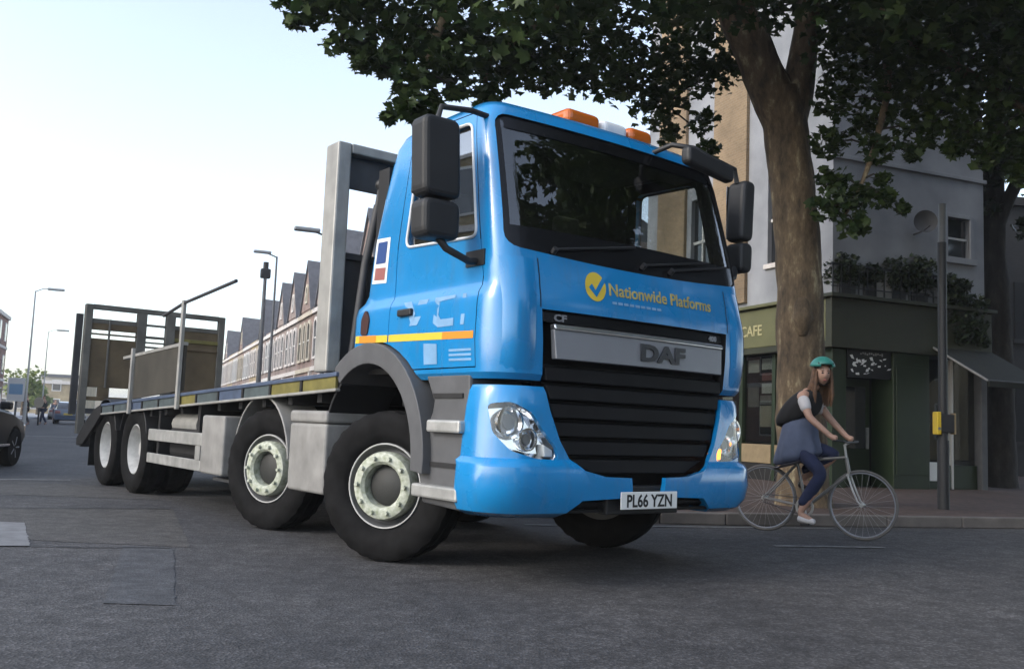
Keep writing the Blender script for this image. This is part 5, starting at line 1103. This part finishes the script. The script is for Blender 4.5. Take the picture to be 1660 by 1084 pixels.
E_ = [(0, 1), (1, 2), (2, 3), (3, 4), (4, 5), (0, 6), (6, 7), (7, 8), (8, 9), (0, 10), (10, 11), (11, 12), (12, 13), (3, 14), (14, 15), (15, 16), (16, 17), (3, 18), (18, 19), (19, 20), (20, 21)]
rd = [(.13, .12), (.115, .10), (.13, .10), (.11, .09), .05, .05, .09, .058, .038, .034, .09, .058, .038, .034, .055, .040, .028, .038, .055, .040, .028, .038]
i0 = len(V)
for s_, hx in ((-1, 17), (1, 21)):      # fingers curled round the bar
    for k, (dy, ln) in enumerate(((-.03, .85), (-.01, 1.0), (.01, .95), (.03, .78))):
        y = s_*.245+dy; n0 = len(V); V += [(.35, y, .985), (.385, y, .99), (.40, y, .968), (.39, y, .968-.022*ln)]; E_ += [(n0, n0+1), (n0+1, n0+2), (n0+2, n0+3)]; rd += [.010, .0095, .009, .008]
    n0 = len(V); V += [(.33, s_*.21, .975), (.36, s_*.20, .955), (.385, s_*.205, .945)]; E_ += [(n0, n0+1), (n0+1, n0+2)]; rd += [.012, .010, .009]
body = skin('body', V, E_, rd, 'skin', PR, 2)
# head as part of the body mesh
hb = bmesh.new(); bmesh.ops.create_uvsphere(hb, u_segments=20, v_segments=14, radius=1); FD = Vector((.62, -.78, -.08)).normalized(); SD = Vector((0, 0, 1)).cross(FD).normalized(); UD = FD.cross(SD)
HC = Vector((.10, -.01, 1.635))
for v in hb.verts:
    x, y, z = v.co; f_ = 1 - .22*max(0, -z)**1.5
    if y > .9 and abs(x) < .25 and -.25 < z < .1: y += .22
    if y > .8 and -.62 < z < -.45 and abs(x) < .4: y += .05
    v.co = HC + FD*(y*.098*(f_ if y > 0 else 1)) + SD*(x*.076*f_) + UD*(z*.118)
hm = bpy.data.meshes.new('h'); hb.to_mesh(hm); hb.free(); hm.polygons.foreach_set('use_smooth', [True]*len(hm.polygons))
bmj = bmesh.new(); bmj.from_mesh(body.data); bmj.from_mesh(hm); bmj.to_mesh(body.data); bmj.free(); body.data.polygons.foreach_set('use_smooth', [True]*len(body.data.polygons))
def blob(name, c, ax, mt, par=PR):
    bm = bmesh.new(); bmesh.ops.create_uvsphere(bm, u_segments=12, v_segments=8, radius=1)
    for v in bm.verts: v.co = c + FD*v.co.y*ax[0] + SD*v.co.x*ax[1] + UD*v.co.z*ax[2]
    me = bpy.data.meshes.new(name); bm.to_mesh(me); bm.free(); me.polygons.foreach_set('use_smooth', [True]*len(me.polygons)); return addmesh(name, me, mt, par)
for s_ in (-1, 1): blob('eye', HC+FD*.088+SD*s_*.030+UD*.012, (.010, .013, .007), 'ink'); blob('eyebrow', HC+FD*.090+SD*s_*.030+UD*.032, (.007, .018, .004), 'hair_brown'); blob('ear', HC+SD*s_*.076-FD*.005, (.02, .01, .03), 'skin')
blob('mouth', HC+FD*.083-UD*.062, (.008, .022, .007), 'lips')
# hair: cap and long locks
hbm = bmesh.new(); bmesh.ops.create_uvsphere(hbm, u_segments=20, v_segments=14, radius=1)
kill = [v for v in hbm.verts if v.co.y > .35 and v.co.z < .55]
bmesh.ops.delete(hbm, geom=kill, context='VERTS')
for v in hbm.verts: x, y, z = v.co; v.co = HC + FD*(y*.108-.006) + SD*(x*.088) + UD*(z*.125+.004)
me = bpy.data.meshes.new('hair'); hbm.to_mesh(me); hbm.free(); me.polygons.foreach_set('use_smooth', [True]*len(me.polygons)); hr = addmesh('hair', me, 'hair_brown', PR)
for k in range(12):
    t = R(95+170*k/11); d = (FD*math.cos(t)*.088 + SD*math.sin(t)*.076)
    if k in (0, 11): d = d*1.0
    p0 = HC+d+UD*.05; p1 = HC+d*1.14-UD*.08; p2 = p1 + Vector((-.02, 0, -.10))+d*.25; p3 = p2 + Vector((-.02+random.uniform(-.02, .02), random.uniform(-.02, .02), -.13-.05*random.random()))
    B().tube([p0, p1, p2, p3], [.024, .032, .030, .010], 8).build('hair_lock', 'hair_brown', hr, sm=60)
for s_ in (-1, 1):
    for k in range(2): t = R(62+22*k)*s_; d = FD*math.cos(t)*.10+SD*math.sin(t)*.085; p0 = HC+d+UD*.03; B().tube([p0, p0-UD*.11+d*.08, p0-UD*.24+d*.2, p0-UD*.36+d*.1], [.014, .020, .022, .008], 8).build('hair_lock', 'hair_brown', hr, sm=60)
# helmet
hbm = bmesh.new(); bmesh.ops.create_uvsphere(hbm, u_segments=24, v_segments=14, radius=1); bmesh.ops.delete(hbm, geom=[v for v in hbm.verts if v.co.z < .12+.12*v.co.y], context='VERTS')
for v in hbm.verts: x, y, z = v.co; v.co = HC + FD*(y*.135-.004) + SD*(x*.108) + UD*(z*.115+.045)
me = bpy.data.meshes.new('helmet'); hbm.to_mesh(me); hbm.free(); smooth(me, 60); hl_ = addmesh('helmet', me, 'helmet_teal', PR); sm_ = hl_.modifiers.new('s', 'SOLIDIFY'); sm_.thickness = .02
for k in (-2, -1, 0, 1, 2):
    P = []
    for j in range(9): t = R(-50+100*j/8); P.append(HC + FD*math.sin(t)*.135 + SD*k*.036 + UD*(.045+math.cos(t)*.117*math.sqrt(max(.1, 1-(k*.036/.108)**2))))
    B().tube(P, .0075, 6).build('helmet_vent', 'cloth_black', hl_)
B().tube([HC+SD*.08+UD*.03, HC+SD*.07+FD*.03-UD*.08, HC+FD*.05-UD*.115, HC-SD*.07+FD*.03-UD*.08, HC-SD*.08+UD*.03], .005, 5).build('chin_strap', 'cloth_black', hl_)
# clothing
def rings(name, R_, mt, par=PR, n=36):
    b = B()
    for (x, z, rx, ry, sk_) in R_:
        for k in range(n):
            t = 2*math.pi*k/n; fa_ = .5+3.2*max(0, 1.05-z); w_ = 1+fa_*(.03*math.sin(5*t+z*6)+.05*math.sin(10*t-z*5)+.02*math.sin(14*t+z*11)); b.v.append((x+rx*math.cos(t)*w_, ry*math.sin(t)*w_, z+sk_*math.cos(t)))
    for i in range(len(R_)-1):
        for k in range(n): b.f.append((i*n+k, i*n+(k+1) % n, (i+1)*n+(k+1) % n, (i+1)*n+k))
    b.f.append(tuple(range(n))[::-1]); b.f.append(tuple((len(R_)-1)*n+k for k in range(n))); o = b.build(name, mt, par, sm=60); md = o.modifiers.new('s', 'SUBSURF'); md.levels = md.render_levels = 1; return o
rings('black_top', [(-.17, 1.12, .185, .165, .07), (-.17, 1.19, .235, .175, .06), (-.13, 1.28, .215, .183, .02), (-.075, 1.37, .165, .185, -.01), (-.03, 1.435, .11, .14, -.02), (.005, 1.485, .06, .07, -.02)], 'cloth_black')
for s_ in (-1, 1): skin('sleeve', [(-.05, s_*.17, 1.40), (.0, s_*.22, 1.30), (.03, s_*.25, 1.235)], [(0, 1), (1, 2)], [.072, .060, .055], 'cloth_white', PR, 2)
sk = rings('long_shirt', [(-.13, 1.20, .165, .155, .03), (-.14, 1.08, .185, .168, .03), (-.145, .98, .20, .18, .02), (-.145, .89, .225, .187, .03), (-.145, .81, .25, .187, .05), (-.155, .72, .265, .18, .08)], 'cloth_greyblue')
rings('hem', [(-.155, .728, .268, .183, .08), (-.156, .714, .268, .183, .08)], 'hem', sk)
skin('trousers', [(-.15, 0, .92), (-.13, -.09, .89), (.14, -.11, .625), (ankR[0]+.01, -.12, ankR[2]+.07), (-.13, .09, .89), (.22, .11, .825), (ankL[0]+.02, .12, ankL[2]+.08)], [(0, 1), (1, 2), (2, 3), (0, 4), (4, 5), (5, 6)], [.09, .09, .075, .055, .09, .075, .055], 'cloth_navy', PR, 2)
for s_, pd, an in ((-1, pr, ankR), (1, plft, ankL)): skin('shoe', [(an[0]-.02, s_*.125, pd[2]+.055), (pd[0], s_*.13, pd[2]+.04), (pd[0]+.10, s_*.13, pd[2]+.03)], [(0, 1), (1, 2)], [.04, .04, .03], 'cloth_white' if s_ < 0 else 'leather', PR, 2)

# ------------------------------------------------------------------ more of the street outside the right edge: it darkens the windscreen reflection
random.seed(5)
for i, (x, y, lb) in enumerate(((14.0, 4.6, 'tree outside the right edge, mirrored in the windscreen'), (18, 12.5, 'tree outside the right edge, farther along the side road'))):
    o = empty('plane_tree', (x, y, .0)); tag(o, lb, 'tree', 'side road trees'); b = B(); limb(b, [(0, 0, -.1), (.05, 0, 2), (0, .1, 4.5), (.2, 0, 8)], [.42, .34, .3, .15], 12, 5, .05); b.build('trunk', 'bark', o, sm=70)
    leaves('crown', [(random.gauss(0, 2.3), random.gauss(0, 2.3), random.uniform(4.2, 14), random.uniform(.9, 1.5), 150) for k in range(75)], 'leaf', o, .38)
o = empty('brick_building', (9, -9, 0), R(16)); tag(o, 'unseen brick building behind the viewer, added to block sky', 'building')  # out of view, added to block sky and darken the right-hand corner
B().bx(0, 44, -10, 0, -.1, 8.2).build('wall', 'brick_yellow', o); B().bx(-.2, 44.2, -10.2, .2, 8.201, 8.5).build('parapet', 'stone_trim', o)
for k in range(14):
    for j in range(2): w_ = B().bx(1.2+3*k, 2.5+3*k, .001, .06, 1.2+3.6*j, 3.4+3.6*j).build('window', 'frame_white', o); B().bx(1.3+3*k, 2.4+3*k, .062, .07, 1.3+3.6*j, 3.3+3.6*j).build('pane', 'pane_dark', w_)
# ------------------------------------------------------------------ haze
hv = bpy.data.materials.new('haze'); hv.use_nodes = True; n = hv.node_tree; n.nodes.clear(); out = n.nodes.new('ShaderNodeOutputMaterial'); pv_ = n.nodes.new('ShaderNodeVolumePrincipled')
pv_.inputs['Color'].default_value = (.95, .97, 1, 1); pv_.inputs['Density'].default_value = .001; pv_.inputs['Anisotropy'].default_value = .3; n.links.new(pv_.outputs[0], out.inputs['Volume']); M['haze'] = hv
tag(B().bx(-905, 905, -65, 1505, -1, 16.5).build('haze', 'haze'), kind='stuff')
